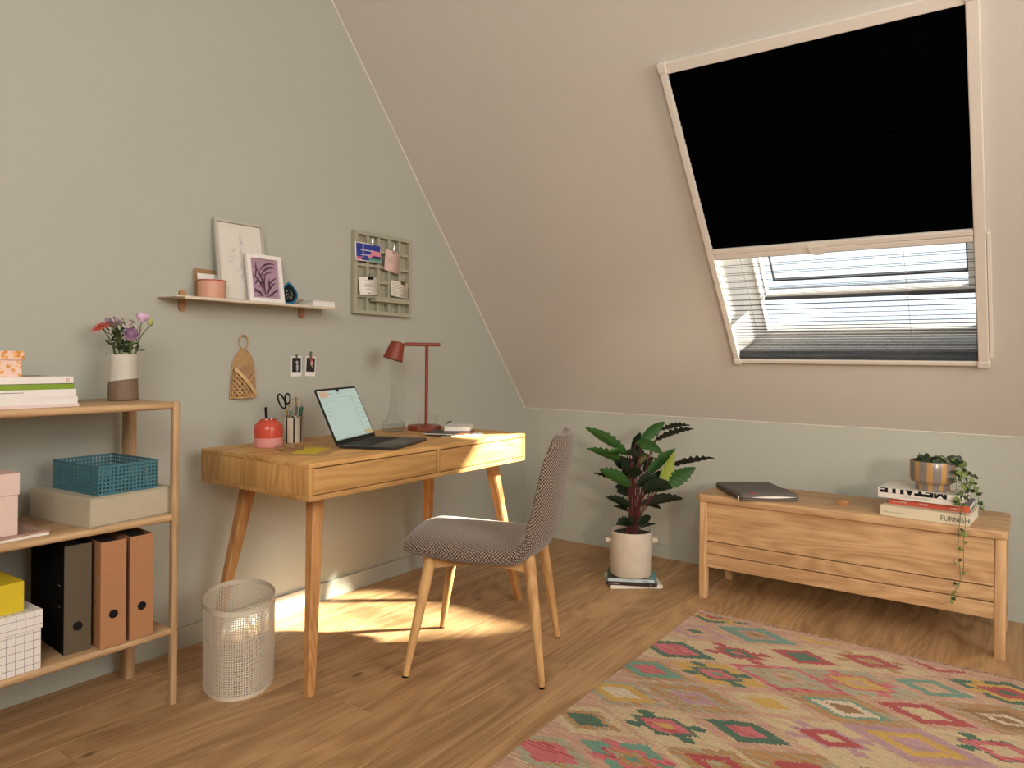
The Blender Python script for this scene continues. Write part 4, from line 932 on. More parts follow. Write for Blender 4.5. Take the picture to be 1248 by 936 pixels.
# laptop: local x along the hinge, -y towards the user
lap = thing('laptop', 'dark grey open laptop with a pale green screen on the desk', 'laptop', (-1.7625, -.432, DZ), radians(21.7))
LW, LD = .330, .222; dk = mat('space_grey', (0.040, 0.037, 0.034), 0.38, metal=.5, var=0); dk2 = mat('key_black', (.005, .005, .005), .45, var=0, spec=.25)
m = MB(); m.vbox(-LW / 2, LW / 2, -LD, 0, .0025, .0115, .012, 5); m.build('base', dk, lap, smooth=40)
m = MB()
for sx in (-1, 1):
    for sy in (-.02, -LD + .02): m.lathe([(.007, 0), (.007, .0026)], 12, (sx * (LW / 2 - .02), sy))
m.build('foot', black, lap)
m = MB(); m.box(-LW / 2 + .028, LW / 2 - .028, -.112, -.012, .0114, .0118); m.build('keyboard_well', dk2, lap, smooth=0)
m = MB()
for r_ in range(6):
    y1 = -.014 - r_ * .0163; n = 14 if r_ < 5 else 10; kw = (LW - .062) / n
    for c_ in range(n):
        xa = -LW / 2 + .031 + c_ * kw; xb = xa + kw - .0026
        m.box(xa, xb, y1 - .0137, y1, .0116, .0126)
tag(m.build('keyboard_keys', mat('key_cap', (.009, .009, .010), .5, var=0, spec=.3), lap, smooth=0), kind='stuff')
m = MB(); m.box(-.062, .062, -LD + .012, -.124, .0114, .0117); m.build('trackpad', mat('trackpad_grey', (.035, .033, .031), .3, metal=.4, var=0), lap, smooth=0)
m = MB(); m.tube([(-LW / 2 + .03, .001, .0105), (LW / 2 - .03, .001, .0105)], .005, 10); m.build('hinge', dk2, lap)
lid = bpy.data.objects.new('display_lid', None)
tilt = radians(25); ML = Matrix.Translation((0, .003, .0115)) @ Matrix.Rotation(-tilt, 4, 'X')
LH = .222
def lidbuild(m_, name, mt, par, **k):
    m_.v = [ML @ p for p in m_.v]; return m_.build(name, mt, par, **k)
m = MB(); pts = []
for cx, cz, a in ((LW / 2 - .010, LH - .010, 0), (-LW / 2 + .010, LH - .010, 90), (-LW / 2 + .003, .003, 180), (LW / 2 - .003, .003, 270)):
    r_ = .010 if cz > .1 else .003
    for k in range(5): q = radians(a + 90 * k / 4); pts.append((cx + r_ * cos(q), cz + r_ * sin(q)))
m.T = Matrix(((1, 0, 0, 0), (0, 0, 1, 0), (0, 1, 0, 0), (0, 0, 0, 1))); m.prism(pts, 0, .0050); bpy.data.objects.remove(lid); lid = lidbuild(m, 'display_lid', dk, lap, smooth=40)
m = MB(); m.box(-LW / 2 + .002, LW / 2 - .002, -.0006, .0002, .004, LH - .002); lidbuild(m, 'bezel', dk2, lid, smooth=0)
sx0, sx1, sz0, sz1 = -LW / 2 + .007, LW / 2 - .007, .016, LH - .008
def em(n, c, s): return mat(n, (0.02, 0.02, 0.02), .3, var=0, emit=c, estr=s)
m = MB(); m.box(sx0, sx1, -.0010, -.0006, sz0, sz1); lidbuild(m, 'screen', em('screen_mint', (.50, .62, .53), .80), lid, smooth=0)
m = MB()
def ui(x0, x1, z0, z1, mi): m.box(sx0 + x0 * (sx1 - sx0), sx0 + x1 * (sx1 - sx0), -.0014 - .0001 * (mi == 2), -.0010, sz0 + z0 * (sz1 - sz0), sz0 + z1 * (sz1 - sz0), mi)
ui(0.03, .23, .86, .985, 0); ui(.24, .36, .918, .926, 1); ui(.43, .54, .918, .926, 1); ui(0.0, .86, .838, .843, 3); ui(.30, .33, .782, .790, 1); ui(.05, .80, .772, .775, 3); ui(.78, .783, .05, .838, 1)
for zz, a, b in ((.72, .04, .13), (.63, .04, .12), (.57, .05, .14), (.49, .05, .13)): ui(a, b, zz, zz + .006, 1)
for k in range(7): ui(.80, .985, .78 - k * .105, .784 - k * .105, 1)
ui(.80, .99, .02, .10, 2); ui(0, 1, 0, .018, 3); ui(0, .78, .045, .049, 3); ui(.46, .54, .955, 1.0, 4)
lidbuild(m, 'screen_content', [em('screen_peach', (.62, .42, .26), .8), em('screen_line', (.13, .17, .15), .7), em('screen_tan', (.55, .40, .20), .8), em('screen_line_pale', (.34, .42, .35), .7), dk2], lid, smooth=0)

# desk lamp
rust = mat('rust_lacquer', (0.215, 0.036, 0.015), 0.42, var=0.01)
LP = Vector((-1.215, -.275, DZ)); ARM = Vector((-.85, .527, 0)); PO = Vector((-1.199, -.271, DZ))
t = thing('desk_lamp', 'rust red desk lamp with conical shade at the back of the desk', 'lamp', LP)
m = MB(LP); m.lathe([(.074, DZ), (.077, DZ + .002), (.077, DZ + .019), (.074, DZ + .0215), (.02, DZ + .0218)], 48, (LP.x, LP.y)); m.build('base', rust, t, smooth=40)
m = MB(LP); m.lathe([(.0078, DZ + .02), (.0078, 1.131)], 20, (PO.x, PO.y)); m.build('pole', rust, t)
AZ = 1.138
m = MB(LP); a0 = PO - ARM * .062; a1 = PO + ARM * .105; m.tube([(a0.x, a0.y, AZ), (a1.x, a1.y, AZ)], .0085, 16); m.build('arm', rust, t)
sd = PO + ARM * .140; sdz = Vector((ARM.x * .28, ARM.y * .28, -.96)).normalized()
xx = sdz.orthogonal().normalized(); yy = sdz.cross(xx); c0 = Vector((sd.x, sd.y, AZ + .010)) - ARM * .004
m = MB(LP); m.T = Matrix(((xx.x, yy.x, sdz.x, c0.x), (xx.y, yy.y, sdz.y, c0.y), (xx.z, yy.z, sdz.z, c0.z), (0, 0, 0, 1)))
m.lathe([(.026, 0), (.0305, .003), (.033, .012), (.0455, .084), (.0435, .084), (.031, .012), (.005, .008)], 40); m.build('shade', rust, t, smooth=40)
m = MB(LP); m.T = Matrix(((xx.x, yy.x, sdz.x, c0.x), (xx.y, yy.y, sdz.y, c0.y), (xx.z, yy.z, sdz.z, c0.z), (0, 0, 0, 1))); m.lathe([(.0425, .078), (.0425, .079)], 32); m.build('diffuser', mat('lamp_diffuser', (.42, .25, .22), .6, var=0), t)

# carafe
gl = glass('clear_glass', (0.985, 0.99, 0.985), refl=0.10); CA = Vector((-1.378, -.236, DZ))
t = thing('carafe', 'clear glass carafe with slim neck and handle behind the laptop', 'carafe', CA)
out = [(.030, .0), (.044, .004), (.0515, .022), (.0530, .036), (.050, .044), (.040, .050), (.028, .062), (.020, .090), (.0145, .140), (.0125, .180), (.0140, .212)]
m = MB(); m.lathe(out + [(r_ - .0022, z_ + .0005) for r_, z_ in reversed(out[1:])] + [(.02, .006)], 44); m.build('glass_body', gl, t, smooth=60)
m = MB(); m.tube(crom([CA * 0 + VR * .013 + Vector((0, 0, .205)), VR * .030 + Vector((0, 0, .214)), VR * .044 + Vector((0, 0, .196)), VR * .046 + Vector((0, 0, .15)), VR * .042 + Vector((0, 0, .108))], 5), .0035, 10); m.build('handle', gl, t, smooth=60)
m = MB(); m.lathe([(.0485, .005), (.0495, .022), (.0500, .034), (.001, .034)], 40); m.build('water', glass('water', (.97, .985, .98), refl=.06), t, smooth=40)
GLS = Vector((-1.375, -.437, DZ))
t = thing('drinking_glass', 'empty clear straight drinking glass in front of the lamp base', 'glass', GLS)
m = MB(); m.lathe([(.036, 0), (.0375, .003), (.0405, .088), (.0385, .088), (.0358, .012), (.001, .010)], 40); m.build('tumbler', gl, t, smooth=50)

# notebooks and papers at the right end
def flat(name, label, cat, loc, rz, w, d, h, m_, r=.0008): t = thing(name, label, cat, loc, rz); mm = MB(); mm.rbox(-w / 2, w / 2, -d / 2, d / 2, 0, h, min(r, h * .3), 1); mm.build('sheet' if h < .003 else 'body', m_, t, smooth=0); return t
flat('loose_papers', 'white loose papers lowest in the pile at the right of the desk', 'paper', (-1.262, -.545, DZ), radians(28), .20, .150, .0016, paper)
book('notebook', 'terracotta soft notebook under the white book on the desk', 'notebook', (-1.262, -.497, DZ + .0017), radians(24), .19, .135, .006, mat('terracotta_cover', (.33, .13, .075), .6, var=.04), soft=True)
book('notebook', 'black notebook sticking out beneath the terracotta one on the desk', 'notebook', (-1.318, -.480, DZ + .0080), radians(24), .155, .13, .0045, mb_, soft=True)
book('book', 'thick white book on top of the desk pile near the lamp', 'book', (-1.192, -.462, DZ + .0127), radians(33), .155, .115, .0185, mw, pagem=paper)
pen('black pen lying on the loose papers at the front of the desk pile', Vector((-1.300, -.585, DZ + .0054)), Vector((-1.365, -.505, DZ + .0054)), .0042, (('barrel', .65, black, 1), ('cap', .35, black, 1.1)))
pen('thin dark pencil behind the white book on the desk pile', Vector((-1.195, -.392, DZ + .0362)), Vector((-1.115, -.355, DZ + .0392)), .0026, (('barrel', .85, black, 1), ('tip', .15, gold, .7)), name='pencil', cat='pencil')

# ------------------------------------------------------------------ chair (local +x faces the desk)
def weave():
    m = bpy.data.materials.new('dotted_upholstery'); m.use_nodes = True; nt = m.node_tree; b = nt.nodes['Principled BSDF']; L = nt.links.new
    uv = node(nt, 'ShaderNodeUVMap'); mp = node(nt, 'ShaderNodeMapping'); mp.inputs['Rotation'].default_value = (0, 0, radians(45)); mp.inputs['Scale'].default_value = (122, 122, 1); L(uv.outputs[0], mp.inputs[0])
    v = node(nt, 'ShaderNodeTexVoronoi', voronoi_dimensions='2D'); v.inputs['Scale'].default_value = 1; v.inputs['Randomness'].default_value = .12; L(mp.outputs[0], v.inputs['Vector'])
    r = node(nt, 'ShaderNodeValToRGB'); e = r.color_ramp.elements; e[0].position = .30; e[0].color = (.36, .28, .225, 1); e[1].position = .40; e[1].color = (.055, .037, .030, 1)
    L(v.outputs['Distance'], r.inputs[0]); L(r.outputs[0], b.inputs['Base Color']); b.inputs['Roughness'].default_value = .95; b.inputs['Sheen Weight'].default_value = .35; b.inputs['Specular IOR Level'].default_value = .15
    bp = node(nt, 'ShaderNodeBump'); bp.invert = True; bp.inputs['Strength'].default_value = .5; bp.inputs['Distance'].default_value = .0015; L(v.outputs['Distance'], bp.inputs['Height']); L(bp.outputs[0], b.inputs['Normal']); return m
CH = Vector((-1.600, -.956, 0))
chair = thing('chair', 'wooden legged chair upholstered in brown dotted fabric facing the desk', 'chair', CH, radians(115.33))
path = crom([(.282, 0, .436), (.262, 0, .437), (.20, 0, .438), (.08, 0, .430), (-.05, 0, .424), (-.145, 0, .430), (-.205, 0, .470), (-.232, 0, .545), (-.250, 0, .640), (-.270, 0, .735), (-.285, 0, .805), (-.288, 0, .818)], 5)
n = len(path); arc = [0.0]
for a, b in zip(path[:-1], path[1:]): arc.append(arc[-1] + (b - a).length)
def lerp_tab(tab, s):
    for (a, va), (b, vb) in zip(tab[:-1], tab[1:]):
        if s <= b: return va + (vb - va) * (s - a) / (b - a)
    return tab[-1][1]
T_ = arc[-1]
Wt = [(0, .165), (.02, .196), (.08, .216), (.20, .228), (.33, .226), (.43, .215), (.50, .212), (.60, .206), (.70, .198), (T_ - .075, .191), (T_ - .045, .186), (T_ - .022, .176), (T_ - .010, .162), (T_ - .003, .145), (T_, .125)]
Ht = [(0, .010), (.012, .026), (.05, .040), (.14, .045), (.33, .044), (.43, .044), (.50, .036), (.60, .028), (.72, .0225), (.84, .019), (T_ - .01, .015), (T_, .008)]
rings = []; uvs = []; NP = 44
for i, p in enumerate(path):
    t_ = (path[min(i + 1, n - 1)] - path[max(i - 1, 0)]).normalized(); nn = Vector((t_.z, 0, -t_.x)) * -1   # inner side (up / forward)
    if i < 24 and nn.z < 0: nn = -nn
    nn = Vector((-t_.z, 0, t_.x)); nn = nn if nn.z > 0 or (abs(nn.z) < .5 and nn.x > 0) else -nn
    W = lerp_tab(Wt, arc[i]); H = lerp_tab(Ht, arc[i]); back = min(1, max(0, (arc[i] - .40) / .12)); ring = []
    for k in range(NP):
        q = 2 * pi * k / NP; c_, s_ = cos(q), sin(q); ex = .72
        u = W * math.copysign(abs(c_) ** ex, c_); v = H * math.copysign(abs(s_) ** .70, s_)
        wrap = back * .050 * abs(u / W) ** 2.2 * (.72 + .28 * min(1, max(0, (T_ - arc[i]) / .10)))
        dip = (1 - back) * (-.014 * (1 - (u / W) ** 2) if v > 0 else 0) * min(1, arc[i] / .12)
        droop = (1 - back) * (-.012 * abs(u / W) ** 3)
        ring.append(p + Vector((0, 1, 0)) * u + nn * (v + wrap + dip) + Vector((0, 0, droop)))
    rings.append(ring)
per = []
for rg in rings:
    q = [0.0]
    for k in range(NP): q.append(q[-1] + (rg[(k + 1) % NP] - rg[k]).length)
    h_ = q[NP // 4]; per.append([v - h_ for v in q])
m = MB(); m.loft(rings, True); shell = m.build('upholstered_shell', weave(), chair, smooth=80)
uvl = shell.data.uv_layers.new(name='UVMap'); me = shell.data
for poly in me.polygons:
    for li in poly.loop_indices:
        vi = me.loops[li].vertex_index; i, k = divmod(vi, NP); kk = NP if (k == 0 and any(me.loops[l2].vertex_index % NP == NP - 1 for l2 in poly.loop_indices)) else k
        uvl.data[li].uv = (arc[i], per[i][kk])
coak = wood('chair_oak', (0.44, 0.235, 0.088), (0.64, 0.385, 0.165), 2)
tops = [(.170, .165), (.170, -.165), (-.165, .150), (-.165, -.150)]; feet = [(.242, .228), (.242, -.228), (-.222, .219), (-.222, -.219)]
for (tx, ty), (fx, fy) in zip(tops, feet):
    m = MB(); pts = [Vector((fx, fy, .006)).lerp(Vector((tx, ty, .412)), k / 8) for k in range(9)]
    m.tube(pts, [.0105, .0125, .0142, .0158, .0172, .0184, .0194, .0200, .0200], 20); lg = m.build('leg', coak, chair)
    m = MB(); m.lathe([(.0095, 0), (.0105, .0015), (.0105, .007)], 16, (fx, fy)); m.build('glide', black, lg)
coakx = wood('chair_oak_x', (0.44, 0.235, 0.088), (0.64, 0.385, 0.165), 0)
def rail(a, b, z0, z1, arch, thick, mt):
    a = Vector(a); b = Vector(b); d = (b - a).normalized(); nn = Vector((-d.y, d.x, 0)) * thick / 2; m = MB(); R_ = []
    for k in range(13):
        q = k / 12; p = a.lerp(b, q); zl = z0 + arch * sin(pi * q) ** .8
        R_.append([(p + nn + Vector((0, 0, zl))), (p - nn + Vector((0, 0, zl))), (p - nn + Vector((0, 0, z1))), (p + nn + Vector((0, 0, z1)))])
    m.loft(R_); m.build('rail', mt, chair, smooth=50)
for sy in (1, -1): rail((.168, sy * .166, 0), (-.163, sy * .152, 0), .356, .398, .018, .020, coakx)
rail((.150, .15, 0), (.150, -.15, 0), .36, .398, .012, .02, oak_y); rail((-.150, .14, 0), (-.150, -.14, 0), .36, .398, .012, .02, oak_y)

# ------------------------------------------------------------------ waste basket
bk = thing('waste_basket', 'oval cream perforated metal waste basket under the desk end', 'basket', (-2.243, -.388, 0))
crm = mat('cream_coated_metal', (0.62, 0.545, 0.45), 0.5, var=0.01)
A_, B_, rot = .176, .112, radians(55); PT = []
for k in range(160):
    q = 2 * pi * k / 160; c_, s_ = cos(q), sin(q); x = A_ * math.copysign(abs(c_) ** .95, c_); y = B_ * math.copysign(abs(s_) ** .95, s_)
    PT.append((x * cos(rot) - y * sin(rot), x * sin(rot) + y * cos(rot)))
m = MB(); perf(m, PT, .010, .262, 33, .0077, .64); weld(m.build('perforated_wall', crm, bk, smooth=0), .0011)
def band(m, z0, z1, th=.0012):
    o = [(p[0] * (1 + th / .14), p[1] * (1 + th / .14)) for p in PT]; i = [(p[0] * (1 - th / .14), p[1] * (1 - th / .14)) for p in PT]
    m.loft([[(*p, z0) for p in i], [(*p, z0) for p in o], [(*p, z1) for p in o], [(*p, z1) for p in i], [(*p, z0) for p in i]], False)
m = MB(); band(m, .262, .278, .0016); m.build('rim', crm, bk, smooth=50)
m = MB(); band(m, 0, .010, .0016); m.prism([(p[0] * .995, p[1] * .995) for p in PT], .001, .003); m.build('base', crm, bk, smooth=50)

# ------------------------------------------------------------------ plant on books
wc = mat('white_cover', (.70, .66, .58), .5, var=.02); skyb = mat('pale_blue_cover', (.42, .52, .56), .45, var=.05); brn = mat('dark_photo_cover', (.05, .055, .045), .45, var=.6, vscale=30); tlc = mat('teal_cover', (.11, .30, .29), .5, var=.08)
PB = Vector((-.535, -.995, 0)); BR = radians(-61)
b1 = book('book', 'white book at the bottom of the stack under the plant pot', 'book', (-.500, -.985, 0), radians(-52), .245, .20, .016, wc, group=None)
spine_text(b1, 'DAU', .006, ink, -.115, .006, .20); 
m = MB(); m.T = frame3((.110, -.1009, .008), (1, 0, 0), (0, 0, 1)); m.lathe([(.003, 0), (.003, .0004)], 14); m.build('spine_dot', ink, b1, smooth=0)
b2 = book('book', 'book with black spine in the middle under the plant pot', 'book', (-.520, -.990, .0162), radians(-63), .235, .19, .018, tlc, spine=mat('black_spine', (.020, .008, .008), .4, var=0))
spine_text(b2, 'NEW INTERIORS', .0065, paper, -.105, .006, .19); spine_text(b2, 'ED.', .006, paper, .085, .006, .19)
b3 = book('book', 'pale blue spined book directly under the plant pot', 'book', (-.530, -.990, .0344), radians(-62), .215, .175, .015, brn, spine=skyb)
spine_text(b3, 'BERLIN', .009, ink, .055, .0035, .175); m = MB(); m.box(.03, .107, -.07, .07, .0150, .0153); m.build('cover_panel', wc, b3, smooth=0)
m = MB(); m.box(.085, .107, -.087, .087, .0150, .0154); m.build('cover_band', tlc, b3, smooth=0)
PZ = .0497
pot = thing('calathea_plant', 'leafy calathea with wavy dark leaves in a beige stone pot', 'plant', (PB.x, PB.y, PZ))
stone = mat('beige_stone', (0.52, 0.45, 0.37), 0.85, var=0.08, vscale=14, bump=.25, bscale=120)
m = MB(); m.lathe([(.086, 0), (.094, .003), (.0965, .01), (.0995, .10), (.100, .205), (.098, .211), (.095, .212), (.092, .208), (.090, .02)], 56); p_ = m.build('pot', stone, pot, smooth=50)
for sg in (-1, 1):
    m = MB(); c_ = VR * (sg * .110); m.T = Matrix(((VR.x, VF.x, 0, c_.x), (VR.y, VF.y, 0, c_.y), (0, 0, 1, .164), (0, 0, 0, 1))); m.rbox(-.016, .016, -.010, .010, -.010, .010, .004); m.build('handle', stone, p_)
m = MB(); m.lathe([(.0915, .196), (.05, .200), (.001, .201)], 32); m.build('soil', mat('soil', (.018, .012, .008), .95, var=.5, vscale=150, bump=.8, bscale=90), p_)
def leafmat(nm, top, under, rib=.55):
    m = bpy.data.materials.new(nm); m.use_nodes = True; nt = m.node_tree; b = nt.nodes['Principled BSDF']; L = nt.links.new
    uv = node(nt, 'ShaderNodeUVMap'); sp = node(nt, 'ShaderNodeSeparateXYZ'); L(uv.outputs[0], sp.inputs[0])
    ab = node(nt, 'ShaderNodeMath', operation='ABSOLUTE'); L(sp.outputs[1], ab.inputs[0])
    vv = node(nt, 'ShaderNodeMath', operation='MULTIPLY_ADD'); vv.inputs[1].default_value = -.22; L(ab.outputs[0], vv.inputs[0]); L(sp.outputs[0], vv.inputs[2])
    sc = node(nt, 'ShaderNodeMath', operation='MULTIPLY'); sc.inputs[1].default_value = 12.0; L(vv.outputs[0], sc.inputs[0]); pp = node(nt, 'ShaderNodeMath', operation='PINGPONG'); pp.inputs[1].default_value = .5; L(sc.outputs[0], pp.inputs[0])
    r = node(nt, 'ShaderNodeValToRGB'); e = r.color_ramp.elements; e[0].position = .10; e[0].color = (*[min(1, x * 1.7 + .004) for x in top], 1); e[1].position = .32; e[1].color = (*top, 1); L(pp.outputs[0], r.inputs[0])
    g = node(nt, 'ShaderNodeNewGeometry'); mx = node(nt, 'ShaderNodeMix', data_type='RGBA'); L(g.outputs['Backfacing'], mx.inputs[0]); L(r.outputs[0], mx.inputs[6]); mx.inputs[7].default_value = (*under, 1)
    L(mx.outputs[2], b.inputs['Base Color']); b.inputs['Roughness'].default_value = .55; b.inputs['Specular IOR Level'].default_value = .22; return m
LM = {'g': leafmat('calathea_green', (.018, .060, .011), (.035, .030, .018)), 'd': leafmat('calathea_dark', (.006, .015, .006), (.016, .010, .009)), 'm': leafmat('calathea_maroon', (.014, .016, .010), (.026, .010, .011)),
      'y': leafmat('calathea_backlit', (.17, .20, .03), (.16, .10, .03)), 'o': leafmat('calathea_olive', (.06, .055, .018), (.06, .03, .02))}  # yellow green kind has light shining through the leaf put into its colour
petiole = mat('petiole_red', (.085, .020, .018), .45, var=.2)
LEAVES = [
((-0.572,-0.985,0.636),(-0.599,-0.887,0.700),(-0.627,-0.788,0.744),0.0213,0.35,'g'),
((-0.577,-0.995,0.576),(-0.665,-0.932,0.634),(-0.752,-0.871,0.661),0.0178,0.45,'g'),
((-0.575,-1.015,0.473),(-0.638,-0.961,0.532),(-0.700,-0.908,0.562),0.0248,0.25,'g'),
((-0.500,-0.964,0.454),(-0.529,-0.881,0.499),(-0.559,-0.796,0.515),0.0103,0.80,'d'),
((-0.556,-1.006,0.369),(-0.610,-0.966,0.411),(-0.663,-0.926,0.428),0.0169,0.50,'d'),
((-0.515,-0.978,0.338),(-0.517,-0.933,0.356),(-0.519,-0.886,0.357),0.0092,0.80,'d'),
((-0.565,-1.011,0.291),(-0.609,-0.993,0.318),(-0.653,-0.974,0.305),0.0208,0.30,'d'),
((-0.526,-1.032,0.684),(-0.474,-1.071,0.738),(-0.421,-1.110,0.777),0.0232,0.20,'g'),
((-0.510,-0.985,0.623),(-0.486,-0.993,0.678),(-0.462,-1.001,0.722),0.0225,0.30,'d'),
((-0.575,-1.032,0.683),(-0.570,-1.099,0.683),(-0.565,-1.166,0.639),0.0216,0.20,'g'),
((-0.463,-1.069,0.679),(-0.367,-1.133,0.724),(-0.271,-1.199,0.738),0.0133,0.75,'m'),
((-0.409,-1.075,0.730),(-0.318,-1.116,0.752),(-0.225,-1.160,0.749),0.0104,0.80,'m'),
((-0.423,-1.124,0.558),(-0.342,-1.212,0.590),(-0.260,-1.301,0.602),0.0132,0.75,'m'),
((-0.520,-1.126,0.481),(-0.489,-1.152,0.550),(-0.458,-1.178,0.647),0.0219,0.15,'y'),
((-0.475,-1.120,0.471),(-0.419,-1.182,0.520),(-0.362,-1.244,0.562),0.0322,0.10,'g'),
((-0.500,-1.050,0.522),(-0.431,-1.096,0.587),(-0.361,-1.142,0.645),0.0234,0.35,'g'),
((-0.558,-1.056,0.455),(-0.557,-1.134,0.497),(-0.558,-1.211,0.488),0.0294,0.25,'d'),
((-0.533,-1.039,0.382),(-0.455,-1.113,0.413),(-0.376,-1.189,0.407),0.0222,0.45,'m'),
((-0.480,-1.027,0.461),(-0.444,-1.052,0.488),(-0.408,-1.076,0.502),0.0225,0.30,'d'),
((-0.446,-1.040,0.369),(-0.405,-1.055,0.362),(-0.363,-1.071,0.342),0.0093,0.80,'m'),
((-0.564,-1.047,0.289),(-0.566,-1.078,0.327),(-0.569,-1.110,0.348),0.0217,0.20,'d'),
((-0.496,-1.022,0.265),(-0.445,-1.041,0.273),(-0.394,-1.061,0.274),0.0082,0.80,'d'),
((-0.610,-1.017,0.631),(-0.675,-0.995,0.655),(-0.739,-0.975,0.655),0.0127,0.50,'g'),
((-0.573,-1.000,0.531),(-0.607,-0.995,0.573),(-0.641,-0.991,0.627),0.0169,0.40,'m'),
((-0.613,-1.030,0.519),(-0.638,-1.065,0.559),(-0.663,-1.099,0.578),0.0282,0.10,'d'),
((-0.490,-1.031,0.539),(-0.461,-1.045,0.577),(-0.433,-1.059,0.604),0.0183,0.40,'d'),
((-0.548,-1.036,0.586),(-0.531,-1.051,0.613),(-0.514,-1.066,0.623),0.0220,0.20,'o'),
((-0.514,-0.962,0.270),(-0.504,-0.934,0.285),(-0.493,-0.906,0.289),0.0175,0.40,'d'),
((-0.522,-1.055,0.435),(-0.519,-1.085,0.469),(-0.516,-1.114,0.491),0.0200,0.30,'d'),
((-0.575,-1.049,0.620),(-0.609,-1.035,0.645),(-0.643,-1.022,0.650),0.0167,0.30,'m'),
((-0.519,-1.007,0.530),(-0.504,-1.011,0.612),(-0.489,-1.015,0.679),0.0233,0.25,'d'),
((-0.496,-1.056,0.487),(-0.444,-1.095,0.518),(-0.391,-1.134,0.537),0.0203,0.35,'d'),
((-0.589,-1.030,0.293),(-0.608,-1.029,0.323),(-0.627,-1.028,0.344),0.0197,0.20,'d'),
]

VIEW = Vector((.813, .582, -.12)).normalized(); PO_ = Vector((PB.x, PB.y, PZ))
R = random.Random(12)
def make_leaf(B, Mi, T, hw, edge, kd, i):
    B, Mi, T = Vector(B) - PO_, Vector(Mi) - PO_, Vector(T) - PO_
    n_ = 16; m = MB(); vs_ = []; uv_ = []; Q = []
    for k in range(n_ + 1):
        q = k / n_; Q.append(B * (1 - q) ** 2 + Mi * (2 * q * (1 - q)) * 1.0 + T * q * q + (Mi - (B + T) / 2) * (2 * q * (1 - q)) * .55)
    a = edge * radians(74); L_ = (T - B).length; hw = min(hw * 1.22 / max(.35, cos(a)), .046, L_ * .27); ph = R.uniform(0, 6)
    for k in range(n_ + 1):
        q = k / n_; t_ = (Q[min(k + 1, n_)] - Q[max(k - 1, 0)]).normalized(); pr_ = t_.cross(VIEW).normalized()
        if pr_.z < 0: pr_ = -pr_
        wd = (pr_ * cos(a) - VIEW * sin(a)).normalized(); nn = wd.cross(t_).normalized()
        if nn.z < -.05 or (abs(nn.z) <= .05 and nn.dot(VIEW) > 0): nn = -nn
        sh = sin(pi * (q * .97 + .015)) ** .75 * (1.12 - .35 * q); w_ = hw * sh
        for j in range(5):
            v = (j - 2) / 2; wav = .0065 * sin(q * 46 + ph + (0 if v > 0 else 1.3)) * abs(v) ** 2 * min(1, sh * 1.3)
            edgew = 1 + .14 * sin(q * 46 + ph + (0 if v > 0 else 1.3)) * (abs(v) > .9)
            vs_.append(Q[k] + wd * (w_ * v * edgew) + nn * (abs(v) * w_ * .25 + wav)); uv_.append((q, v))
    fs_ = []
    for k in range(n_):
        for j in range(4): fs_.append((k * 5 + j, k * 5 + j + 1, (k + 1) * 5 + j + 1, (k + 1) * 5 + j))
    m.add(vs_, fs_); o = m.build('leaf', LM[kd], pot, smooth=0, fixn=False); o.data.shade_smooth()
    # make the upper side the front
    up = sum((p.normal * p.area for p in o.data.polygons), Vector())
    if up.dot(VIEW) > 0: o.data.flip_normals()
    ul = o.data.uv_layers.new(name='UVMap')
    for l in o.data.loops: ul.data[l.index].uv = uv_[l.vertex_index]
    m = MB(); g = Vector((R.uniform(-.022, .022), R.uniform(-.022, .022), .196)); mid = Vector((g.x * 1.1 + (B.x) * .35, g.y * 1.1 + B.y * .35, .196 + (B.z - .196) * .62))
    pts_ = [g * (1 - q) ** 2 + mid * 2 * q * (1 - q) + B * q * q for q in [k / 7 for k in range(8)]] + [Q[2]]
    m.tube(pts_, [.0030] * 8 + [.0014], 6); m.build('petiole', petiole, pot)
R2 = random.Random(77)
for k in range(9):   # dense dark foliage around the middle
    a = R2.uniform(0, 6.28); b0 = Vector((PB.x + .02 * cos(a), PB.y + .02 * sin(a), R2.uniform(.40, .60))); L_ = R2.uniform(.09, .14)
    e0 = b0 + Vector((cos(a) * L_, sin(a) * L_, R2.uniform(-.02, .07))); LEAVES.append((tuple(b0), tuple((b0 + e0) / 2 + Vector((0, 0, .02))), tuple(e0), .022, .2, 'd'))
for i, q in enumerate(LEAVES): make_leaf(*q, i)

# ------------------------------------------------------------------ storage bench
BX0, BX1, BYa, BYb = -.512, -.135, -1.322, -2.478
bench = thing('storage_bench', 'low oak storage bench with hinged lid against the green knee wall', 'bench', ((BX0 + BX1) / 2, (BYa + BYb) / 2, 0)); bo2 = bench.location.copy()
BT = .470
m = MB(bo2); m.vbox(-.524, -.120, BYb - .006, BYa + .012, .4375, BT, .026, 5, top=.005); m.build('lid', boak_y, bench, smooth=40)
for xa in (BX0, BX1 - .036):
    for ya, yb in ((BYa - .036, BYa), (BYb, BYb + .036)):
        m = MB(bo2); m.vbox(xa, xa + .036, ya, yb, 0, .4365, .005, 2); m.build('leg', boak_z, bench, smooth=50)
for z0, z1 in ((.2620, .4360), (.2045, .2580), (.1420, .2005)):
    m = MB(bo2); m.rbox(BX0 + .004, BX0 + .022, BYb + .0365, BYa - .0365, z0, z1, .0012); m.build('front_panel', boak_y, bench, smooth=0)
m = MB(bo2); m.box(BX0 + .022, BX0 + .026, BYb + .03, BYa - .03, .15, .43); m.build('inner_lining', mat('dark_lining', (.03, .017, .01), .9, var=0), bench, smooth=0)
m = MB(bo2); m.rbox(BX1 - .022, BX1 - .004, BYb + .0365, BYa - .0365, .142, .436, .0012); m.build('back_panel', boak_y, bench, smooth=0)
for ya in (BYa - .022, BYb + .004):
    m = MB(bo2); m.rbox(BX0 + .0365, BX1 - .0365, ya, ya + .018, .142, .436, .0012); m.build('side_panel', oak_x, bench, smooth=0)
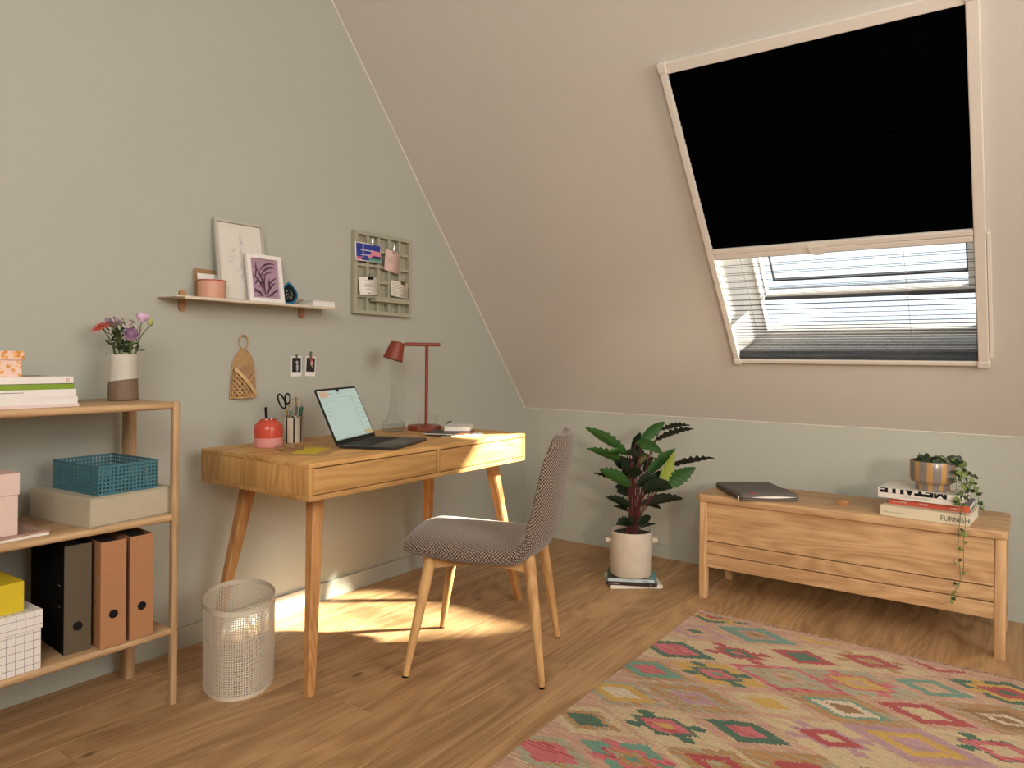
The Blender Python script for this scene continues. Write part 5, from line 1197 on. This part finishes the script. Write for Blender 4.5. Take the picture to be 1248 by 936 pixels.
m = MB(bo2); m.box(BX0 + .026, BX1 - .022, BYb + .022, BYa - .022, .15, .162); m.build('bottom_panel', boak_y, bench, smooth=0)
m = MB(bo2); leather = mat('tan_leather', (.36, .165, .06), .55, var=.06, bump=.3, bscale=300)
m.rbox(-.395, -.389, -1.925, -1.880, BT - .0005, BT + .024, .002); m.rbox(-.392, -.365, -1.925, -1.880, BT + .0195, BT + .024, .002); m.rbox(-.37, -.3655, -1.925, -1.880, BT - .0005, BT + .022, .002); m.build('pull_tab', leather, bench)

# laptop sleeve
felt = mat('grey_felt', (0.135, 0.115, 0.102), 0.95, var=0.35, vscale=420, bump=.4, bscale=500); felt2 = mat('felt_piping', (.055, .046, .041), .9, var=.1)
sl = thing('laptop_sleeve', 'grey felt laptop sleeve with zip lying on the left of the bench', 'sleeve', (-.362, -1.530, BT), radians(-52))
w2, d2 = .130, .172
m = MB(); m.vbox(-w2, w2, -d2, d2, 0.001, .028, .022, 6, top=.007); m.build('body', felt, sl, smooth=50)
m = MB(); m.vbox(-w2 + .006, w2 - .006, -d2 + .004, -d2 * .12, .0270, .0312, .016, 5, top=.0016); m.build('front_pocket', felt, sl, smooth=50)
m = MB(); m.box(-w2 + .018, w2 - .006, -d2 * .12 - .001, -d2 * .12 + .009, .0276, .0290); m.build('pocket_slot', black, sl, smooth=0)
m = MB(); P = []
for cx, cy, a in ((w2 - .022, d2 - .022, 0), (-w2 + .022, d2 - .022, 90), (-w2 + .022, -d2 + .022, 180), (w2 - .022, -d2 + .022, 270)):
    for k in range(6): q = radians(a + 18 * k); P.append((cx + .0224 * cos(q), cy + .0224 * sin(q), .0145))
m.tube(P + [P[0]], .0022, 6, caps=False); m.build('zip', felt2, sl)
m = MB(); m.rbox(-w2 + .045, -w2 + .075, -d2 - .0005 + .012, -d2 + .024, .0310, .0330, .0008); m.build('red_label', mat('red_fabric', (.45, .04, .03), .8, var=.1), sl)
m = MB(); m.loft([[(-w2 + .04 + .205 * k / 12, -d2 - .0034, .0185 + .0042 * s_ * sin(pi * k / 12)) for s_ in (-1, 1)] for k in range(13)], False, closed=False); m.build('open_lining', paper, sl, smooth=0, fixn=False)
m = MB(); m.tube([(-w2 - .003, -d2 + .020, .020), (-w2 - .006, -d2 + .014, .012), (-w2 - .006, -d2 + .012, -.0005 + .004)], .0024, 6, flat=.5); m.build('zip_pull', mat('pale_cord', (.6, .55, .48), .6, var=0), sl)

# books and small pot on the bench
k1 = book('book', 'cream book lettered FURNISH at the bottom of the bench stack', 'book', (-.383, -2.222, BT), radians(-94.8), .302, .245, .040, mat('cream_cover', (.62, .55, .40), .5, var=.02), over=.003, ct=.003)
spine_text(k1, 'FURNISH', .026, mat('soft_black', (.03, .03, .028), .6, var=0), .058, .0115, .245, sx=.93); spine_text(k1, 'BOOK', .006, greyink, -.138, .014, .245); spine_text(k1, 'ROOMS AND OBJECTS', .005, greyink, -.115, .014, .245)
k2 = book('book', 'red spined book in the middle of the bench stack', 'book', (-.350, -2.226, BT + .0402), radians(-92), .278, .200, .025, mat('dark_blue_cover', (.03, .03, .06), .4, var=.1), spine=mat('red_spine', (.52, .085, .045), .45, var=.02), pagem=paper)
spine_text(k2, 'DEN RECORDING', .0100, paper, -.122, .0085, .200, sx=.62); spine_text(k2, 'DEN RECORDING', .0100, paper, -.122, .0088, .200, sx=.62); spine_text(k2, 'DAN RUBY', .0100, paper, -.030, .0085, .200, sx=.62); spine_text(k2, 'SUNRISE', .006, paper, .075, .008, .200, sx=1.0)
k3 = book('book', 'white book with big upside down black letters topmost on the bench', 'book', (-.366, -2.200, BT + .0654), radians(-95.5), .285, .215, .0400, mat('white_cover_plain', (.66, .62, .57), .5, var=.02), ct=.0020, pagem=paper)
spine_text(k3, 'METALLE', .050, ink, .100, .0240 + .0345, .215, sx=1.16, flip=True, clip=.0188, bold=.0030)
spine_text(k3, 'CREATIVE SURFACE DESIGN', .008, mat('grey_print', (.34, .32, .30), .7, var=0), -.055, .009, .215, sx=.95)
m = MB(); m.box(-.1425, .1425, -.1083, -.107, .0205, .0212); m.build('spine_groove', greyink, k3, smooth=0)
SP = Vector((-.395, -2.232, BT + .1050))
sp_ = thing('trailing_plant', 'grey and ochre striped pot with trailing string of hearts on books', 'plant', SP)
sg = [mat('grey_glaze', (.20, .175, .16), .22, var=.05), mat('ochre_glaze', (.42, .235, .085), .28, var=.05)]
m = MB(); NS = 20; prof = [(.056, 0), (.060, .003), (.0605, .024), (.066, .030), (.0775, .036), (.0795, .042), (.0800, .112), (.0785, .1155), (.0760, .1150), (.0740, .06)]
for k in range(NS):
    a0, a1 = 2 * pi * (k + .0) / NS + .1, 2 * pi * (k + 1) / NS + .1
    if k % 2 == 0: a1 += 2 * pi / NS * .2
    else: a0 += 2 * pi / NS * .2
    rg = [[(r_ * cos(a0 + (a1 - a0) * i / 5), r_ * sin(a0 + (a1 - a0) * i / 5), z_) for i in range(6)] for r_, z_ in prof]; m.loft(rg, False, k % 2, closed=False)
m.build('pot', sg, sp_, smooth=50)
m = MB(); m.lathe([(.055, .001), (.001, .0015)], 30); m.lathe([(.0742, .098), (.001, .104)], 30); m.build('soil', MATS['soil'], sp_, smooth=0)
vg = mat('vine_stem', (.12, .12, .045), .5, var=.2); vl1 = mat('heart_leaf_dark', (.024, .048, .018), .4, var=.4, vscale=80); vl2 = mat('heart_leaf_light', (.15, .20, .055), .4, var=.35, vscale=80)
VINES = {'a': [(-0.402, -2.285, 0.696), (-0.413, -2.309, 0.686), (-0.428, -2.328, 0.642), (-0.457, -2.335, 0.593), (-0.490, -2.335, 0.539), (-0.548, -2.334, 0.474), (-0.548, -2.331, 0.415), (-0.545, -2.331, 0.363), (-0.54, -2.338, 0.285), (-0.545, -2.325, 0.239), (-0.552, -2.307, 0.194), (-0.573, -2.278, 0.18)],
 'b': [(-0.398, -2.291, 0.703), (-0.409, -2.315, 0.693), (-0.423, -2.336, 0.649), (-0.448, -2.345, 0.593), (-0.526, -2.350, 0.52), (-0.545, -2.352, 0.474), (-0.545, -2.348, 0.416), (-0.54, -2.348, 0.363), (-0.538, -2.348, 0.311), (-0.54, -2.338, 0.266), (-0.545, -2.322, 0.233)],
 'c': [(-0.417, -2.298, 0.702), (-0.412, -2.327, 0.681), (-0.407, -2.355, 0.649), (-0.41, -2.373, 0.611), (-0.419, -2.385, 0.573), (-0.416, -2.388, 0.547), (-0.407, -2.399, 0.527), (-0.403, -2.404, 0.507)],
 'd': [(-0.433, -2.276, 0.705), (-0.436, -2.298, 0.68), (-0.452, -2.315, 0.642), (-0.478, -2.318, 0.597), (-0.505, -2.322, 0.546), (-0.495, -2.339, 0.553), (-0.46, -2.36, 0.6), (-0.445, -2.363, 0.63)],
 'e': [(-0.417, -2.298, 0.706), (-0.416, -2.321, 0.681), (-0.425, -2.344, 0.636), (-0.455, -2.351, 0.597), (-0.495, -2.339, 0.573), (-0.505, -2.325, 0.560)]}
R = random.Random(21)
hp = [(0, -.42), (.26, -.52), (.5, -.3), (.52, .02), (.32, .36), (0, .62), (-.32, .36), (-.52, .02), (-.5, -.3), (-.26, -.52)]
hcache = {}
def heart(p, s_, mt):
    if mt.name not in hcache:
        m = MB(); vs_ = [(0, 0, -.08)] + [(x, y, .10 * abs(x)) for x, y in hp]; m.add(vs_, [(0, 1 + k, 1 + (k + 1) % 10) for k in range(10)]); o = m.build('leaf', mt, sp_, smooth=0, fixn=False); o.data.shade_smooth(); hcache[mt.name] = o.data
    else: o = bpy.data.objects.new('leaf', hcache[mt.name]); COL.objects.link(o); o.parent = sp_
    o.location = p; o.scale = (s_, s_, s_); u = Vector((R.uniform(-1, .2), R.uniform(-.8, .5), R.uniform(.1, 1.2))).normalized(); o.rotation_euler = (u.to_track_quat('Z', 'Y') @ Matrix.Rotation(R.uniform(0, 6.28), 3, 'Z').to_quaternion()).to_euler()
for nm, P in VINES.items():
    Q = [q - SP for q in crom(P, 6)]; m = MB(); m.tube(Q, .0010, 5); m.build('vine', vg, sp_)
    for k in range(0, len(Q), 3 if nm in 'cde' else 4):
        dens = 2 if k < 24 else (2 if R.random() < .55 else 0)
        for _ in range(dens): heart(Q[k] + Vector((R.uniform(-.014, .004), R.uniform(-.014, .014), R.uniform(-.012, .012))), R.uniform(.013, .024) if k < 30 else R.uniform(.011, .017), vl1 if R.random() < (.75 if k < 16 else .3) else vl2)
for k in range(58):   # mound of leaves in the pot
    a = R.uniform(0, 6.28); q = .068 * R.random() ** .5; heart(Vector((q * cos(a), q * sin(a), .108 + R.uniform(0, .022))), R.uniform(.016, .028), vl1)
for k in range(26): heart(Vector((-.397, -2.30, .690)) - SP + Vector((R.uniform(-.03, .02), R.uniform(-.05, .02), R.uniform(-.05, .025))), R.uniform(.016, .026), vl1 if R.random() < .7 else vl2)

# ------------------------------------------------------------------ kilim rug
rug = thing('kilim_rug', 'colourful flat woven kilim rug with stepped diamond pattern on the floor', 'rug', (-1.9, -2.30, 0))
PAL = dict(c=(.52, .385, .215), p=(.475, .262, .178), o=(.38, .19, .055), y=(.52, .31, .045), t=(.115, .25, .175), g=(.035, .105, .055), r=(.36, .035, .035), k=(.52, .115, .125), l=(.40, .22, .235), s=(.34, .315, .21), w=(.60, .48, .34), m=(.25, .12, .03))
# rings from the outside inwards as (colour, outer radius); 'X' adds hooked rays
MOT = {(-1, 2): ('g', [('c', 1), ('g', .78), ('k', .5)]), (-1, 3): ('t', [('p', 1), ('o', .85), ('t', .66), ('k', .36), ]), (-1, 4): ('y', [('p', 1), ('s', .84), ('y', .62), ('w', .36)]), (-1, 5): ('g', [('p', 1), ('c', .84), ('o', .58), ('g', .36)]), (-1, 6): ('k', [('p', 1), ('s', .80), ('k', .52)]), (-1, 1): ('l', [('p', 1), ('l', .7), ('p', .5), ('g', .2)]),
 (0, 0): ('t', [('p', 1), ('t', .78), ('l', .42), ('o', .34), ('m', .12)]), (0, 1): ('r', [('c', 1), ('rX', .5), ('g', .34), ('k', .12)]), (0, 2): ('g', [('p', 1), ('y', .86), ('gX', .5), ('k', .36), ('t', .14)]), (0, 3): ('o', [('s', 1), ('o', .9), ('s', .52), ('l', .42), ('o', .14)]), (0, 4): ('g', [('c', 1), ('gX', .54), ('k', .42), ('y', .18)]), (0, 5): ('t', [('p', 1), ('t', .80), ('kX', .48), ('o', .36), ('t', .14)]),
 (1, 0): ('y', [('p', 1), ('y', .6), ('p', .3)]), (1, 1): ('r', [('c', 1), ('r', .60), ('g', .34)]), (1, 2): ('s', [('k', 1), ('s', .80), ('p', .36), ('o', .2)]), (1, 3): ('c', [('p', 1), ('c', .70), ('y', .34)]), (1, 4): ('g', [('p', 1), ('g', .62), ('k', .32)]), (1, 5): ('o', [('c', 1), ('o', .8), ('r', .5), ('o', .25)]),
 (2, 0): ('r', [('c', 1), ('oX', .6), ('r', .5), ('o', .24)]), (2, 1): ('y', [('s', 1), ('kX', .6), ('y', .48), ('p', .22)]), (2, 2): ('t', [('o', 1), ('t', .66), ('w', .52), ('m', .28)]), (2, 3): ('r', [('c', 1), ('lX', .56), ('r', .46), ('c', .2)]), (2, 4): ('k', [('o', 1), ('r', .5), ('p', .2)]),
 (3, 0): ('r', [('p', 1), ('r', .6), ('p', .4)]), (3, 1): ('t', [('p', 1), ('t', .62), ('p', .34)]), (3, 2): ('r', [('p', 1), ('r', .68), ('c', .36)]), (3, 3): ('y', [('l', 1), ('y', .66), ('l', .36)]), (3, 4): ('g', [('c', 1), ('g', .5), ('k', .3)]),
 (4, 0): ('g', [('p', 1), ('g', .86), ('yX', .62), ('r', .44), ('g', .18)]), (4, 1): ('o', [('o', 1), ('m', .6), ('w', .36), ('m', .2)]), (4, 2): ('g', [('c', 1), ('gX', .60), ('k', .54), ('c', .30)]), (4, 3): ('k', [('p', 1), ('k', .5)])}
RX0, RX1, RY0, RY1 = -3.05, -.700, -2.98, -1.395
NXr, NYr = 470, 288; dx, dy = (RX1 - RX0) / NXr, (RY1 - RY0) / NYr
R = random.Random(9); keys = list(MOT.values())
col_y = [-1.680, -1.886, -2.085, -2.289, -2.492]
def motif(x, y):
    best = None
    for ci in range(-1, 7):
        cy = -1.680 - .2030 * ci; off = -.830 if ci % 2 == 0 else -.720
        if abs(y - cy) > .205: continue
        r0 = round((off - x) / .2165)
        for ri in (r0 - 1, r0, r0 + 1):
            cx = off - .2165 * ri; d = abs(x - cx) / .108 + abs(y - cy) / .203
            if best is None or d < best[0]: best = (d, ci, ri, x - cx, y - cy)
    return best
cols = [0.0] * (NXr * NYr * 4)
for j in range(NYr):
    yc = RY0 + (j + .5) * dy
    for i in range(NXr):
        xc = RX0 + (i + .5) * dx
        jit = R.uniform(-.5, .5)
        d, ci, ri, ddx, ddy = motif(xc + .004 * noise.noise((0, yc * 60, xc * 9)), round(yc / .011) * .011)
        mo = MOT.get((ci, ri - 0 if ci % 2 == 0 else ri))
        if mo is None: mo = keys[(ci * 7 + ri * 13 + 3) % len(keys)]
        mo = mo[1]; c_ = mo[0][0]; dj = d + .05 * noise.noise((xc * 130, yc * 24, 1.7)) + .035 * jit
        for q, r_ in mo:
            if dj < r_: c_ = q[0]
            if len(q) > 1 and r_ <= d < .95:   # hooked rays
                u, v = abs(ddx) / .108, abs(ddy) / .203
                if (abs(u - v * .9) < .075 and d < .95) or (abs(u - v * .9) < .15 and .74 < d < .92) or (abs(u - .30) < .05 and .18 < v < .50) or (abs(v - .36) < .05 and .22 < u < .48): c_ = q[0]
        if xc > RX1 - .020 or (xc > RX1 - .035 and R.random() < .5): c_ = 'p'
        base = PAL[c_]; streak = .92 + .24 * noise.noise((xc * 220, yc * 9, 3.1)) + R.uniform(-.10, .10); blend = .0
        h2 = noise.noise((xc * 260, yc * 12, 8.0))
        if h2 > .22 and c_ in 'ospk': base = PAL[{'o': 's', 's': 'o', 'p': 'c', 'k': 'r'}[c_]]
        o = (j * NXr + i) * 4; cols[o:o + 4] = [base[0] * streak, base[1] * streak, base[2] * streak, 1]
verts = []; RZ = .0055; ro = rug.location
for j in range(NYr + 1):
    y_ = RY0 + j * dy
    for i in range(NXr + 1):
        x_ = RX0 + i * dx; yy = y_ + (.004 * noise.noise((x_ * 3, 0, 5)) if j == NYr else 0); xx_ = x_ + (.004 * noise.noise((0, y_ * 4, 2)) if i == NXr else 0)
        verts.append((xx_ - ro.x, yy - ro.y, RZ + .0007 * sin(y_ * 2 * pi / .011) * 0 + .0012 * noise.noise((x_ * 6, y_ * 6, 0))))
W_ = NXr + 1
me = bpy.data.meshes.new('woven_field'); me.from_pydata(verts, [], [(j * W_ + i, j * W_ + i + 1, (j + 1) * W_ + i + 1, (j + 1) * W_ + i) for j in range(NYr) for i in range(NXr)])
at_ = me.color_attributes.new('yarn', 'FLOAT_COLOR', 'CORNER')
flat_ = []
for k in range(NXr * NYr): flat_ += cols[4 * k:4 * k + 4] * 4
at_.data.foreach_set('color', flat_)
rm = bpy.data.materials.new('kilim_wool'); rm.use_nodes = True; nt = rm.node_tree; b = nt.nodes['Principled BSDF']; ca = node(nt, 'ShaderNodeVertexColor', layer_name='yarn'); nt.links.new(ca.outputs[0], b.inputs['Base Color']); b.inputs['Roughness'].default_value = .95; b.inputs['Specular IOR Level'].default_value = .1; b.inputs['Sheen Weight'].default_value = .2
tc = node(nt, 'ShaderNodeTexCoord'); mp = node(nt, 'ShaderNodeMapping'); mp.inputs['Scale'].default_value = (900, 130, 1); nt.links.new(tc.outputs['Object'], mp.inputs[0]); nz = node(nt, 'ShaderNodeTexNoise'); nz.inputs['Scale'].default_value = 1; nt.links.new(mp.outputs[0], nz.inputs[0]); bp = node(nt, 'ShaderNodeBump'); bp.inputs['Strength'].default_value = .5; bp.inputs['Distance'].default_value = .002; nt.links.new(nz.outputs[0], bp.inputs['Height']); nt.links.new(bp.outputs[0], b.inputs['Normal'])
me.materials.append(rm); o = bpy.data.objects.new('woven_field', me); COL.objects.link(o); o.parent = rug
m = MB(ro); m.box(RX0 + .002, RX1 - .003, RY0 + .002, RY1 - .003, 0.0002, .0035); m.build('backing', mat('rug_backing', (.36, .22, .14), .95, var=.1), rug, smooth=0)
m = MB(ro); R = random.Random(31); y_ = RY1 - .005
while y_ > RY0:
    x_ = RX1 + .004 * noise.noise((0, y_ * 4, 2)); L_ = R.uniform(.006, .020); m.tube([(x_ - .004, y_, .0045), (x_ + L_ * .5, y_ + R.uniform(-.004, .004), .007 + R.uniform(0, .003)), (x_ + L_, y_ + R.uniform(-.008, .008), .0022)], .0016, 4); y_ -= R.uniform(.0035, .009)
tag(m.build('fringe', mat('fringe_wool', (.42, .28, .21), .9, var=.45, vscale=200), rug), kind='stuff')
